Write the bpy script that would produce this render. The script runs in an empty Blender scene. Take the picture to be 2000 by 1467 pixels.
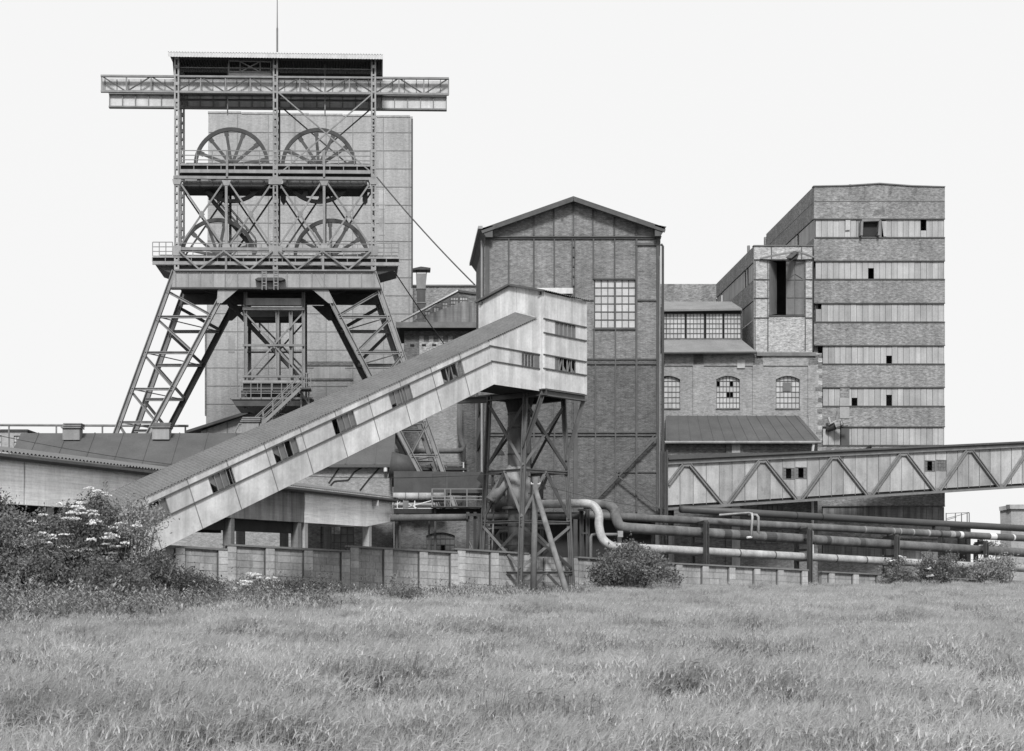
import bpy, math, random
import numpy as np
from mathutils import Vector
random.seed(7); rng = np.random.default_rng(11)
sc = bpy.context.scene
COL = sc.collection
R = math.radians
# ------------------------------------------------------------------ camera
F, CX, CY, EYE = 2700.0, 777.0, 1100.0, 2.3      # focal length and principal point in photo pixels, eye height
cd = bpy.data.cameras.new('camera'); cam = bpy.data.objects.new('camera', cd); COL.objects.link(cam)
cam.location = (0, 0, EYE); cam.rotation_euler = (R(90), 0, 0)
cd.sensor_width = 36; cd.lens = 36*F/2000; cd.shift_x = (1000-CX)/2000; cd.shift_y = (CY-733.5)/2000
cd.clip_end = 6000; sc.camera = cam
# ------------------------------------------------------------------ sky: bright thin overcast, black-and-white plate
SUN_AZ, SUN_EL = R(184), R(43)                    # azimuth clockwise from +Y (behind the camera, to the left)
w = bpy.data.worlds.new('World'); sc.world = w; w.use_nodes = True
nt = w.node_tree; nt.nodes.clear()
sky = nt.nodes.new('ShaderNodeTexSky'); sky.sky_type = 'NISHITA'; sky.sun_disc = False
sky.sun_elevation = SUN_EL; sky.sun_rotation = SUN_AZ; sky.dust_density = 4; sky.air_density = 1
bw = nt.nodes.new('ShaderNodeRGBToBW'); mx = nt.nodes.new('ShaderNodeMix'); mx.data_type = 'FLOAT'
bgn = nt.nodes.new('ShaderNodeBackground'); out = nt.nodes.new('ShaderNodeOutputWorld')
nt.links.new(sky.outputs[0], bw.inputs[0]); nt.links.new(bw.outputs[0], mx.inputs[2])
mx.inputs[0].default_value = 0.93; mx.inputs[3].default_value = 9.75   # thin even cloud veil over the blue
nt.links.new(mx.outputs[0], bgn.inputs[0]); bgn.inputs[1].default_value = 0.1
nt.links.new(bgn.outputs[0], out.inputs[0])
sl = bpy.data.lights.new('sun', 'SUN'); sl.energy = 3.8; sl.angle = R(11.0)
so = bpy.data.objects.new('sun', sl); COL.objects.link(so)
tosun = Vector((math.sin(SUN_AZ)*math.cos(SUN_EL), math.cos(SUN_AZ)*math.cos(SUN_EL), math.sin(SUN_EL)))
so.rotation_euler = tosun.to_track_quat('Z', 'Y').to_euler(); so.location = (-30, -30, 60)
sc.view_settings.view_transform = 'Standard'; sc.view_settings.look = 'None'
sc.view_settings.exposure = 0; sc.view_settings.gamma = 1

# ------------------------------------------------------------------ helpers
def P(x, y, Z): return Vector(((x-CX)*Z/F, Z, EYE+(CY-y)*Z/F))
class Pl:                                          # vertical plane through pixel column x at depth Z, running along (dx,dy)
    def __init__(s, x, Z, dx=1, dy=0):
        l = math.hypot(dx, dy); s.dx, s.dy = dx/l, dy/l
        s.d = Vector((s.dx, s.dy, 0)); s.n = Vector((s.dy, -s.dx, 0)); s.o = Vector(((x-CX)*Z/F, Z, 0))
    def p(s, x, y, o=0.0):
        O = s.o+s.n*o; u = (x-CX)/F
        Z = (O.x*s.dy-O.y*s.dx)/(u*s.dy-s.dx)
        return Vector((u*Z, Z, EYE+(CY-y)*Z/F))
    def sh(s, x, y):
        q = s.p(x, y); return (q-s.o).dot(s.d), q.z
    def at(s, a, h, o=0.0): 
        q = s.o+s.d*a+s.n*o; return Vector((q.x, q.y, h))
class MB:
    def __init__(s): s.v = []; s.f = []
    def prism(s, a, b):
        n = len(a); k = len(s.v); s.v += [tuple(q) for q in a]+[tuple(q) for q in b]
        s.f.append(tuple(range(k, k+n))); s.f.append(tuple(range(k+2*n-1, k+n-1, -1)))
        for i in range(n):
            j = (i+1) % n; s.f.append((k+i, k+n+i, k+n+j, k+j))
        return s
    def slab(s, pl, px, o=0.0, t=0.1):             # polygon of photo pixels on a plane, t thick away from the viewer
        a = [pl.p(x, y, o) for x, y in px]; return s.prism(a, [q-pl.n*t for q in a])
    def rect(s, pl, x0, y0, x1, y1, o=0.0, t=0.1):
        return s.slab(pl, [(x0, y1), (x1, y1), (x1, y0), (x0, y0)], o, t)
    def sq(s, pl, pts, o=0.0, t=0.1):              # polygon of (along, height) in metres on a plane
        a = [pl.at(u, h, o) for u, h in pts]; return s.prism(a, [q-pl.n*t for q in a])
    def bar(s, p0, p1, w, d, n=Vector((0, -1, 0))):
        a = (p1-p0).normalized(); n = (n-a*n.dot(a))
        if n.length < 1e-4: n = a.orthogonal()
        n.normalize(); e = a.cross(n)
        q = [e*(w/2)+n*(d/2), e*(-w/2)+n*(d/2), e*(-w/2)-n*(d/2), e*(w/2)-n*(d/2)]
        return s.prism([p0+k for k in q], [p1+k for k in q])
    def ibeam(s, p0, p1, w, d, n=Vector((0, -1, 0)), t=.05):
        a = (p1-p0).normalized(); n = (n-a*n.dot(a)).normalized(); e = a.cross(n)
        s.bar(p0+e*(w/2-t/2), p1+e*(w/2-t/2), t, d, n); s.bar(p0-e*(w/2-t/2), p1-e*(w/2-t/2), t, d, n)
        return s.bar(p0-n*(d*.12), p1-n*(d*.12), w-2*t+.004, d*.3, n)
    def box(s, c, sx, sy, sz):
        x, y, z = c
        a = [Vector((x+i*sx/2, y+j*sy/2, z-sz/2)) for i, j in ((-1, -1), (1, -1), (1, 1), (-1, 1))]
        return s.prism(a, [q+Vector((0, 0, sz)) for q in a])
    def tube(s, pts, r, seg=12, cap=True):
        pts = [Vector(p) for p in pts]; k = len(s.v); n = len(pts); ref = None
        for i, p in enumerate(pts):
            t = (pts[min(i+1, n-1)]-pts[max(i-1, 0)]).normalized()
            if ref is None: ref = t.orthogonal().normalized()
            ref = (ref-t*ref.dot(t)).normalized(); b = t.cross(ref); rr = r[i] if isinstance(r, (list, tuple)) else r
            for j in range(seg):
                an = 2*math.pi*j/seg; s.v.append(tuple(p+ref*(math.cos(an)*rr)+b*(math.sin(an)*rr)))
        for i in range(n-1):
            for j in range(seg):
                a = k+i*seg+j; b2 = k+i*seg+(j+1) % seg; s.f.append((a, b2, b2+seg, a+seg))
        if cap: s.f.append(tuple(range(k+seg-1, k-1, -1))); s.f.append(tuple(range(k+(n-1)*seg, k+n*seg)))
        return s
    def corr(s, a, b, c, d, pitch=.177, amp=.028):   # corrugated sheet a-b is the wavy edge, a->d down the flutes
        n = max(4, int((b-a).length/pitch*4)); nr = (b-a).cross(d-a).normalized(); k = len(s.v)
        if nr.z < 0: nr = -nr
        for i in range(n+1):
            t = i/n; h = nr*(math.sin(i*math.pi/2+.8)*amp)
            s.v += [tuple(a.lerp(b, t)+h), tuple(d.lerp(c, t)+h)]
        for i in range(n): s.f.append((k+2*i, k+2*i+2, k+2*i+3, k+2*i+1))
        return s
BASE = {}
def O(name, mb, mat, parent=None, smooth=False, kind=None):
    me = bpy.data.meshes.new(name); b = BASE.get(parent.name if parent else None, Vector((0, 0, 0)))
    me.from_pydata([(x-b.x, y-b.y, z-b.z) for x, y, z in mb.v], [], mb.f)
    if smooth: me.polygons.foreach_set('use_smooth', [True]*len(me.polygons))
    me.materials.append(mat); me.update()
    o = bpy.data.objects.new(name, me); COL.objects.link(o)
    if parent: o.parent = parent; BASE[o.name] = b
    if kind: o['kind'] = kind
    return o
def tag(o, label, cat, group=None, kind=None):
    o['label'] = label; o['category'] = cat
    if group: o['group'] = group
    if kind: o['kind'] = kind
    return o
def T(name, label, cat, loc, group=None):
    o = bpy.data.objects.new(name, None); COL.objects.link(o); o.location = loc; o.empty_display_size = .3
    BASE[o.name] = Vector(loc); return tag(o, label, cat, group)
def one(name, label, cat, mb, mat, group=None, smooth=False):
    v = np.array(mb.v); b = Vector(((v[:, 0].min()+v[:, 0].max())/2, (v[:, 1].min()+v[:, 1].max())/2, v[:, 2].min()))
    mb.v = [(x-b.x, y-b.y, z-b.z) for x, y, z in mb.v]
    o = O(name, mb, mat, None, smooth); o.location = b; return tag(o, label, cat, group)

def mat(name, c, var=.18, sc_=1.2, rough=.85, streak=0, brick=0, mortar=None, objvar=0, bump=.15, metal=0, spec=.3, fine=.1, hsc=None, board=0, spot=0):
    m = bpy.data.materials.new(name); m.use_nodes = True; n = m.node_tree.nodes; L = m.node_tree.links; n.clear()
    def N(t, **k):
        x = n.new(t)
        for a, b in k.items(): setattr(x, a, b)
        return x
    def mth(op, a, b=None, cl=False):
        x = N('ShaderNodeMath', operation=op, use_clamp=cl)
        for i, q in enumerate((a, b)):
            if q is None: continue
            if isinstance(q, (int, float)): x.inputs[i].default_value = q
            else: L.new(q, x.inputs[i])
        return x.outputs[0]
    pos = N('ShaderNodeNewGeometry').outputs['Position']
    def noise(scale, vec=None, det=4, rough_=.6):
        x = N('ShaderNodeTexNoise'); x.inputs['Scale'].default_value = scale; x.inputs['Detail'].default_value = det
        x.inputs['Roughness'].default_value = rough_; L.new(vec if vec is not None else pos, x.inputs['Vector']); return x.outputs[0]
    def scaled(v):
        x = N('ShaderNodeVectorMath', operation='MULTIPLY'); x.inputs[1].default_value = v; L.new(pos, x.inputs[0]); return x.outputs[0]
    def fac(nz, amt):                              # noise -> multiplier around 1
        return mth('ADD', mth('MULTIPLY', mth('SUBTRACT', nz, .5), 2*amt*2), 1.0)
    f = fac(noise(sc_), var)
    f = mth('MULTIPLY', f, fac(noise(9.0, det=3), fine))
    if streak: f = mth('MULTIPLY', f, fac(noise(2.2, scaled((1, 1, .07))), streak))
    if board: f = mth('MULTIPLY', f, fac(noise(1.6, scaled((.35, .35, 9)), det=5), board))
    if spot:
        s_ = noise(.9, det=6, rough_=.7); x = N('ShaderNodeMapRange'); L.new(s_, x.inputs[0])
        x.inputs[1].default_value = .6; x.inputs[2].default_value = .66; x.inputs[3].default_value = 1; x.inputs[4].default_value = 1-spot; f = mth('MULTIPLY', f, x.outputs[0])
    if objvar:
        r_ = N('ShaderNodeObjectInfo').outputs['Random']; f = mth('MULTIPLY', f, mth('ADD', mth('MULTIPLY', r_, 2*objvar), 1-objvar))
    val = mth('MULTIPLY', f, c); bh = noise(14, det=3)
    if brick:
        sp = N('ShaderNodeSeparateXYZ'); L.new(pos, sp.inputs[0]); cb = N('ShaderNodeCombineXYZ')
        L.new(mth('ADD', sp.outputs[0], sp.outputs[1]), cb.inputs[0]); L.new(sp.outputs[2], cb.inputs[1])
        bt = N('ShaderNodeTexBrick'); L.new(cb.outputs[0], bt.inputs[0]); bt.inputs['Scale'].default_value = 1
        bt.inputs['Brick Width'].default_value = .235; bt.inputs['Row Height'].default_value = .076; bt.inputs['Mortar Size'].default_value = .009
        bt.inputs['Mortar Smooth'].default_value = .3
        bt.inputs['Color1'].default_value = (1-brick,)*3+(1,); bt.inputs['Color2'].default_value = (1+brick,)*3+(1,); q = mortar or 1.3
        bt.inputs['Mortar'].default_value = (q, q, q, 1)
        val = mth('MULTIPLY', val, bt.outputs['Color'])
        # runs of darker and lighter bricks along the courses
        val = mth('MULTIPLY', val, fac(noise(1.0, scaled((3.2, 3.2, 8)), det=4, rough_=.75), brick*2.6))
        val = mth('MULTIPLY', val, fac(noise(5.0, scaled((1, 1, 2.2)), det=3, rough_=.7), brick*1.3))
        bh = bt.outputs['Fac']
    val = mth('MAXIMUM', val, .004)
    bs = N('ShaderNodeBsdfPrincipled'); L.new(val, bs.inputs['Base Color']); bs.inputs['Roughness'].default_value = rough
    bs.inputs['Metallic'].default_value = metal; bs.inputs['Specular IOR Level'].default_value = spec
    if bump:
        b = N('ShaderNodeBump'); b.inputs['Strength'].default_value = bump; b.inputs['Distance'].default_value = -.02 if brick else .02
        L.new(bh, b.inputs['Height']); L.new(b.outputs[0], bs.inputs['Normal'])
    L.new(bs.outputs[0], N('ShaderNodeOutputMaterial').inputs[0]); return m

M = dict(
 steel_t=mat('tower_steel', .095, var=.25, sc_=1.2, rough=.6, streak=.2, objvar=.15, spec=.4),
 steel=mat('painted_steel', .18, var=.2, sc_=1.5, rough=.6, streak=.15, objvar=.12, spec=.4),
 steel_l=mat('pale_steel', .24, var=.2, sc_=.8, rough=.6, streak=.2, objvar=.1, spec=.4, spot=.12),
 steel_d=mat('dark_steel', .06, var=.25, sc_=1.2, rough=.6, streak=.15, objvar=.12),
 near_black=mat('near_black_matt', .03, var=.3, rough=.9),  # near-black for dark parts, and for shade put into voids and recesses
 brick_t=mat('tower_brick', .31, var=.13, sc_=.3, brick=.075, mortar=1.1, streak=.16, objvar=.05),
 brick_g=mat('engine_house_brick', .16, var=.24, sc_=.45, brick=.19, mortar=1.45, streak=.14, objvar=.05),
 brick_r=mat('plant_brick', .195, var=.22, sc_=.45, brick=.22, mortar=1.4, streak=.2, objvar=.05),
 brick_a=mat('annex_brick', .31, var=.14, sc_=.6, brick=.22, mortar=1.55, streak=.05, objvar=.05),
 brick_p=mat('arcade_brick', .245, var=.16, sc_=.6, brick=.14, mortar=1.25, streak=.12),
 brick_low=mat('dark_lower_brick', .09, var=.2, sc_=.5, brick=.2, mortar=1.6, streak=.1),
 brick_d=mat('stained_brick', .13, var=.25, sc_=.6, brick=.2, mortar=1.4, streak=.15),
 frame_t=mat('tower_frame_line', .2, var=.15, rough=.85, streak=.1),
 frame=mat('rusty_frame', .085, var=.2, sc_=.8, rough=.75, streak=.2),
 panel=mat('corrugated_board_panel', .33, var=.14, sc_=.8, rough=.7, streak=.22, objvar=.14),
 panel_b=mat('asbestos_board', .33, var=.26, sc_=.7, rough=.75, streak=.2, objvar=.2, spot=.2),
 clad=mat('pale_cladding', .5, var=.26, sc_=.8, rough=.55, streak=.28, objvar=.09, spec=.45, bump=.05, spot=.12),
 rail=mat('cladding_rail', .09, var=.2, rough=.6),
 corr=mat('asbestos_corrugated', .135, var=.18, sc_=.9, rough=.9, streak=.0, board=0, spot=.1, fine=.2),
 corr_l=mat('light_corrugated', .5, var=.1, rough=.8, streak=.1),
 felt=mat('roofing_felt', .085, var=.2, sc_=.5, rough=.9, fine=.15, bump=.3),
 felt_l=mat('grey_roofing', .2, var=.2, sc_=.6, rough=.9, fine=.2),
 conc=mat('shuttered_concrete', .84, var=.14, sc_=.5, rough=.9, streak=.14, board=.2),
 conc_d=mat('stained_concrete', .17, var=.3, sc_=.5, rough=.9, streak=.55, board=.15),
 conc_p=mat('concrete_post', .35, var=.2, sc_=1.0, rough=.9, streak=.2),
 block=mat('concrete_block', .29, var=.16, sc_=.9, rough=.95, streak=.3, objvar=.12, fine=.2),
 pier=mat('pier_block', .34, var=.2, sc_=.8, rough=.95, streak=.25, objvar=.2, fine=.2),
 mortar=mat('block_mortar', .27, var=.2, rough=.95),
 cope=mat('coping_stone', .16, var=.25, rough=.95),
 glass=mat('dirty_pane', .42, var=.14, sc_=1.0, rough=.35, objvar=.14, spec=.5, bump=.03),
 glass_d=mat('wired_dark_pane', .13, var=.2, sc_=1.5, rough=.35, objvar=.15, spec=.5, bump=.03),
 wood=mat('weathered_wood', .16, var=.25, sc_=1.5, rough=.9, streak=.35),
 wood_d=mat('dark_door_wood', .14, var=.15, rough=.8, streak=.2),
 pipe_l=mat('lagged_pipe', .33, var=.3, sc_=1.2, rough=.5, fine=.2, spec=.5, spot=.3, streak=.25),
 pipe=mat('wrapped_pipe', .12, var=.3, sc_=.7, rough=.75, fine=.15, spot=.25, spec=.3, streak=.35, bump=.3),
 pipe_d=mat('tarred_pipe', .06, var=.2, sc_=.7, rough=.55, spec=.4),
 paint=mat('pale_paint', .6, var=.15, rough=.6),
 lag=mat('peeling_lagging', .28, var=.5, sc_=1.0, rough=.9, spot=.55),
 chalk=mat('chalk_mark', .38, var=.4, sc_=3, rough=.95, fine=.3),
 girder=mat('pale_girder_plate', .48, var=.15, rough=.6, streak=.2, objvar=.1),
 soil=mat('field_soil', .12, var=.25, sc_=.25, rough=1, spec=.1),
)
# ------------------------------------------------------------------ ground
def g0(p): return Vector((p[0], p[1], 0.0))
gm = MB(); S_ = [-3000, -400, -120, -60, -30, 0, 30, 60, 120, 400, 3000]; Y_ = [-300, -40, 0, 20, 40, 60, 80, 120, 200, 600, 5000]
for j in Y_:
    for i in S_: gm.v.append((i, j, 0))
for j in range(len(Y_)-1):
    for i in range(len(S_)-1):
        k = j*len(S_)+i; gm.f.append((k, k+1, k+1+len(S_), k+len(S_)))
O('ground', gm, M['soil'])['kind'] = 'structure'

def grid_wall(pl, x0, y0, x1, y1, holes, o=0.0, t=.4):   # wall slab left open at the given pixel rectangles
    m = MB(); xs = sorted({x0, x1}|{h[0] for h in holes}|{h[2] for h in holes}); ys = sorted({y0, y1}|{h[1] for h in holes}|{h[3] for h in holes})
    xs = [x for x in xs if x0 <= x <= x1]; ys = [y for y in ys if y0 <= y <= y1]
    for a, b in zip(xs, xs[1:]):
        for c, d in zip(ys, ys[1:]):
            mx_, my_ = (a+b)/2, (c+d)/2
            if not any(h[0] < mx_ < h[2] and h[1] < my_ < h[3] for h in holes): m.rect(pl, a, c, b, d, o, t)
    return m
def gy(pl, x, z=0.0):                                # pixel row of height z on plane at column x
    q = pl.p(x, CY); return CY-(z-EYE)*F/q.y
def window(parent, pl, x0, y0, x1, y1, cols, rows, o=-.12, pane='glass', name='window', miss=(), bar=.05, arch=0, frame='frame'):
    """frame with glazing bars, one pane object per opening; miss = (col,row) of broken panes"""
    m = MB()
    def top(x):
        if not arch: return y0
        t = (x-(x0+x1)/2)/((x1-x0)/2); return y0+arch*t*t
    for i in range(cols+1):
        x = x0+(x1-x0)*i/cols; m.bar(pl.p(x, y1, o), pl.p(x, top(x), o), bar, .07, pl.n)
    for j in range(rows+1):
        y = y0+(y1-y0)*j/rows
        if arch and j == 0:
            for i in range(cols): a = x0+(x1-x0)*i/cols; b = x0+(x1-x0)*(i+1)/cols; m.bar(pl.p(a, top(a), o), pl.p(b, top(b), o), bar*1.5, .07, pl.n)
        else: m.bar(pl.p(x0, y, o), pl.p(x1, y, o), bar, .072, pl.n)
    fr = O(name, m, M[frame], parent)
    for i in range(cols):
        for j in range(rows):
            if (i, j) in miss: continue
            a = x0+(x1-x0)*i/cols; b = x0+(x1-x0)*(i+1)/cols; c = y0+(y1-y0)*j/rows; d = y0+(y1-y0)*(j+1)/rows
            ca, cb = (top(a), top(b)) if (arch and j == 0) else (c, c)
            if arch and j == 1: ca, cb = max(ca, top(a)), max(cb, top(b))
            mid = [((a+b)/2, top((a+b)/2))] if arch and j == 0 else []
            O('pane', MB().slab(pl, [(a, d), (b, d), (b, cb)]+mid+[(a, ca)], o-.01, .012), M[pane], fr)
    return fr

def stair(par, p0, p1, wv, nrm, rail_h=1.0, m='steel', n=16):
    q = MB()
    for s_ in (-.5, .5): q.bar(p0+wv*s_, p1+wv*s_, .24, .08, nrm)
    for i in range(n): c = p0.lerp(p1, (i+.5)/n); q.bar(c-wv*.5, c+wv*.5, .22, .04, Vector((0, 0, 1)))
    st = O('stair', q, M[m], par); r_ = MB(); u = Vector((0, 0, 1))
    for s_ in (-.5, .5):
        for k in (.5, 1): r_.bar(p0+wv*s_+u*rail_h*k, p1+wv*s_+u*rail_h*k, .06, .06, nrm)
        for i in range(6): c = p0.lerp(p1, i/5)+wv*s_; r_.bar(c, c+u*rail_h, .06, .06, nrm)
    O('handrail', r_, M[m], st); return st
# ================================================================== pit headframe
HF = Pl(538, 104, 1, .027); mpx = 104/F
HB = T('pit_headframe', 'tall steel pit headframe with four winding wheels and a roofed top deck', 'headframe', g0(HF.p(538, 900, -2)))
bk = lambda d: -HF.n*d
def hb(name, x0, y0, x1, y1, wpx=3.2, dep=.12, o=0.0, m='steel', back=0.0, par=None, ib=False):
    a = HF.p(x0, y0, o)+bk(back); b = HF.p(x1, y1, o)+bk(back); q = MB()
    (q.ibeam if ib else q.bar)(a, b, wpx*mpx, dep, HF.n); return O(name, q, M[m], par or HB)
def lattice_column(x, y0, y1, back, wpx=10, m='steel'):
    q = MB(); W = wpx*mpx; a = HF.p(x, y0)+bk(back); b = HF.p(x, y1)+bk(back); e = HF.d*(W/2-.06)
    q.bar(a-e, b-e, .12, .34, HF.n); q.bar(a+e, b+e, .12, .34, HF.n); L = (b-a).length; k = int(L/.62)
    for i in range(k+1):
        c = a.lerp(b, (i+.15)/(k+.3)); h = .24 if i % 2 else .14
        q.bar(c-Vector((0, 0, h/2)), c+Vector((0, 0, h/2)), W-.02, .36, HF.n)
    return O('column', q, M[m], HB)
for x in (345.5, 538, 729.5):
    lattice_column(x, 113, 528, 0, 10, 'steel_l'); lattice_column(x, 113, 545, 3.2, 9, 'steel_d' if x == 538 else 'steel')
# roof, rear and end sheeting; shade under the roof put into dark sheet colours
q = MB(); a, b = HF.p(328, 101.5, .9), HF.p(748, 106.5, .9)
O('roof', q.corr(a, b, b+bk(5.2)+Vector((0, 0, .25)), a+bk(5.2)+Vector((0, 0, .25)), .21, .05), M['steel_d'], HB)
O('roof_edge', MB().corr(a-Vector((0, 0, .02)), b-Vector((0, 0, .02)), b-Vector((0, 0, .36))+HF.n*.03, a-Vector((0, 0, .36))+HF.n*.03, .21, .035), M['corr_l'], HB)
c = a+bk(4.4); d = b+bk(4.4); dn = Vector((0, 0, -2.15))
O('rear_sheeting', MB().corr(c, d, d+dn, c+dn, .21, .035), M['near_black'], HB)
for p_, s_ in ((a, .25), (b, -.02)):
    u = p_+HF.d*s_; O('end_sheeting', MB().corr(u+bk(.5)-Vector((0, 0, .1)), u+bk(4.3)-Vector((0, 0, .1)), u+bk(4.3)+dn, u+bk(2.2)+dn, .21, .03), M['steel_d'], HB)
hb('roof_purlin', 338, 113.5, 745, 118, 3, .2, 0, 'steel_d'); hb('roof_purlin', 338, 113.5, 745, 118, 3, .2, 0, 'steel_d', 3.2)
for x in (441.5, 634): hb('hanger', x, 114, x, 215, 2.2, .08, 0, 'steel', 1.2)
hb('guard_rail', 350, 129, 727, 133, 1.6, .05, 0, 'steel', .3)
# crane cabin under the roof
cb = O('crane_cabin', MB().rect(HF, 446, 142, 530, 150, -1.0, 1.3), M['paint'], HB)
for u in ((447, 118, 447, 142), (469, 118, 469, 142), (508, 118, 508, 142), (529, 118, 529, 142), (447, 119, 529, 121), (447, 140, 529, 141), (470, 121, 507, 140), (507, 121, 470, 140)):
    hb('cabin_bar', *u, 1.8, .06, -.9, 'girder', 0, cb)
# crane runway: front truss with its web sheet, rear plate girder
tX = lambda i: 198.5+(876-198.5)*i/14
tT = lambda x: 148.5+(x-198)*.0075; tB = lambda x: 178.5+(x-198)*.0085
hb('top_chord', 197, tT(197), 876.5, tT(876.5), 3.6, .22); hb('bottom_chord', 197, tB(197), 876.5, tB(876.5), 4, .22)
for i in range(15):
    x = tX(i); hb('truss_post', x, tT(x), x, tB(x), 2.4, .1)
    if i < 14:
        x2 = tX(i+1); up = i % 2 == 1
        hb('truss_diagonal', x, tB(x) if up else tT(x), x2, tT(x2) if up else tB(x2), 2.2, .08, 0, 'steel_d')
O('runway_web', MB().slab(HF, [(199, 179), (875, 183), (875, 158), (199, 153)], -.45, .05), M['girder'], HB)
for i in range(29):
    x = 205+i*23.4; hb('web_stiffener', x, 155, x, 180, 1.6, .06, -.42, 'steel', 0)
g_ = O('rear_runway_girder', MB().slab(HF, [(214, 208.5), (872, 214), (872, 189), (214, 184)], -3.2, .12), M['girder'], HB)
for i in range(27):
    x = 214+i*25.3; hb('girder_stiffener', x, 184.5+(x-214)*.008, x, 209+(x-214)*.008, 1.6, .1, -3.12, 'steel', 0, g_)
hb('girder_flange', 213, 183.5, 872.5, 188.5, 2.6, .4, -3.1, 'steel', 0, g_); hb('girder_flange', 213, 209.5, 872.5, 215, 3, .4, -3.1, 'steel', 0, g_)
hb('cross_beam', 343, 181, 727, 183, 3, .2, 0, 'steel_d', 1.6)
# stays of the head
for a_ in ((545, 182, 729, 340), (729, 182, 545, 340)): hb('stay_rod', *a_, 2.4, .08, .1, 'steel'); hb('stay_rod', *a_, 2.4, .08, .1, 'steel_d', 3.2)
# winding wheels
def wheel(x, y, rpx, o):
    c = HF.p(x, y, o); Rm = rpx*c.y/F; q = MB(); n = 56; k = 0; prof = [(Rm, .13), (Rm-.07, .05), (Rm-.07, -.05), (Rm, -.13), (Rm-.27, -.1), (Rm-.27, .1)]
    for i in range(n):
        an = 2*math.pi*i/n; r_ = HF.d*math.cos(an)+Vector((0, 0, math.sin(an)))
        for r, w_ in prof: q.v.append(tuple(c+r_*r+HF.n*w_))
    m_ = len(prof)
    for i in range(n):
        for j in range(m_): q.f.append((i*m_+j, i*m_+(j+1) % m_, ((i+1) % n)*m_+(j+1) % m_, ((i+1) % n)*m_+j))
    wh = O('winding_wheel', q, M['steel_d'], HB); ph = random.uniform(0, .5)
    O('hub', MB().tube([c-HF.n*.28, c+HF.n*.28], .42, 16), M['steel_d'], wh); O('axle', MB().tube([c-HF.n*.9, c+HF.n*.9], .16, 10), M['steel_d'], wh)
    for i in range(12):
        an = 2*math.pi*i/12+ph; r_ = HF.d*math.cos(an)+Vector((0, 0, math.sin(an)))
        O('spoke', MB().bar(c+r_*.3, c+r_*(Rm-.2), .22, .12, HF.n).bar(c+r_*(Rm-.6), c+r_*(Rm-.2), .34, .1, HF.n), M['steel_d'], wh)
    return wh
for x, y, o in ((452.5, 323, -1.5), (622.5, 324, -1.5), (426, 500, -1.7), (647, 501, -1.7)): wheel(x, y, 73.5, o)
# upper wheel platform
def deck(x0, x1, ya, yb, yc, yd, sl, back, o=.15):
    f = lambda x: (x-x0)*sl
    pr = O('platform', MB().slab(HF, [(x0, yb), (x1, yb+f(x1)), (x1, ya+f(x1)), (x0, ya)], o, .14), M['steel_l'], HB)
    O('kick_plate', MB().slab(HF, [(x0, yd), (x1, yd+f(x1)), (x1, yc+f(x1)), (x0, yc)], o, .14), M['steel_l'], pr)
    O('web_recess', MB().slab(HF, [(x0, yc), (x1, yc+f(x1)), (x1, yb+f(x1)), (x0, yb)], o-.22, .06), M['near_black'], pr)
    n = int((x1-x0)/25)
    for i in range(n+1):
        x = x0+(x1-x0)*i/n; O('web_rib', MB().rect(HF, x-.8, yb+f(x)-.3, x+.8, yc+f(x)+.3, o-.02, .15), M['steel'], pr)
    A, B = HF.p(x0, ya+1, o-.02), HF.p(x1, ya+1+f(x1), o-.02)
    O('floor_plate', MB().prism([A, B, B+bk(back), A+bk(back)], [v-Vector((0, 0, .06)) for v in (A, B, B+bk(back), A+bk(back))]), M['steel_d'], pr); return pr
def railing(name_par, pts, h, post=31, o=.12, rails=(1, .66, .33), m='steel', back=0.0):
    q = MB(); 
    for (xa, ya), (xb, yb) in zip(pts, pts[1:]):
        for r_ in rails: q.bar(HF.p(xa, ya-h*r_, o)+bk(back), HF.p(xb, yb-h*r_, o)+bk(back), .055, .055, HF.n)
        n = max(1, round(abs(xb-xa)/post))
        for i in range(n+1):
            x = xa+(xb-xa)*i/n; y = ya+(yb-ya)*i/n; q.bar(HF.p(x, y, o)+bk(back), HF.p(x, y-h, o)+bk(back), .06, .06, HF.n)
    return O('railing', q, M[m], name_par)
up = deck(352, 724, 319, 323, 330.5, 337, .006, 3.5); railing(up, [(353, 321), (723, 323)], 27); railing(up, [(353, 321), (723, 323)], 27, back=3.3, m='steel_d')
lo = deck(297.5, 780, 499, 503, 510, 516.5, .005, 4.2, .2); railing(lo, [(298, 500), (337, 500)], 27, 14); railing(lo, [(736, 502), (779, 502)], 27, 14); railing(lo, [(298, 500), (779, 502)], 25, back=4.0, m='steel_d')
railing(lo, [(350, 500), (725, 502)], 25, 26)
O('platform_bracket', MB().slab(HF, [(303, 517), (778, 519), (776, 526), (740, 536), (337, 534), (308, 524)], -.2, 3.4), M['steel_d'], lo)
for x in (443.5, 633): hb('platform_post', x, 294, x, 346, 4, .16, .22); hb('platform_post', x-2, 500, x-2, 528, 4, .16, .25)
O('recess_shade', MB().rect(HF, 350, 338, 726, 346, -.5, .3), M['near_black'], HB)  # dark slab standing in for the shade of the recess below the deck
hb('main_chord', 339, 347, 735, 350, 5.5, .3, .05); hb('main_chord', 339, 486.5, 735, 488.5, 5.5, .3, .05)
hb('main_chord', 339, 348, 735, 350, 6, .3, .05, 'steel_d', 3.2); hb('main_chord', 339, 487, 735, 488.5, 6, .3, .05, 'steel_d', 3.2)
for x, wd in ((538, 14), (730, 10), (345, 9)):
    O('gusset_plate', MB().slab(HF, [(x-wd, 350), (x+wd, 350), (x+wd*.7, 360), (x-wd*.7, 360)], .24, .05), M['steel_l'], HB)
    O('gusset_plate', MB().slab(HF, [(x-wd, 480), (x+wd, 480), (x+wd*.8, 499), (x-wd*.8, 499)], .26, .05), M['steel_l'], HB)
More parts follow.
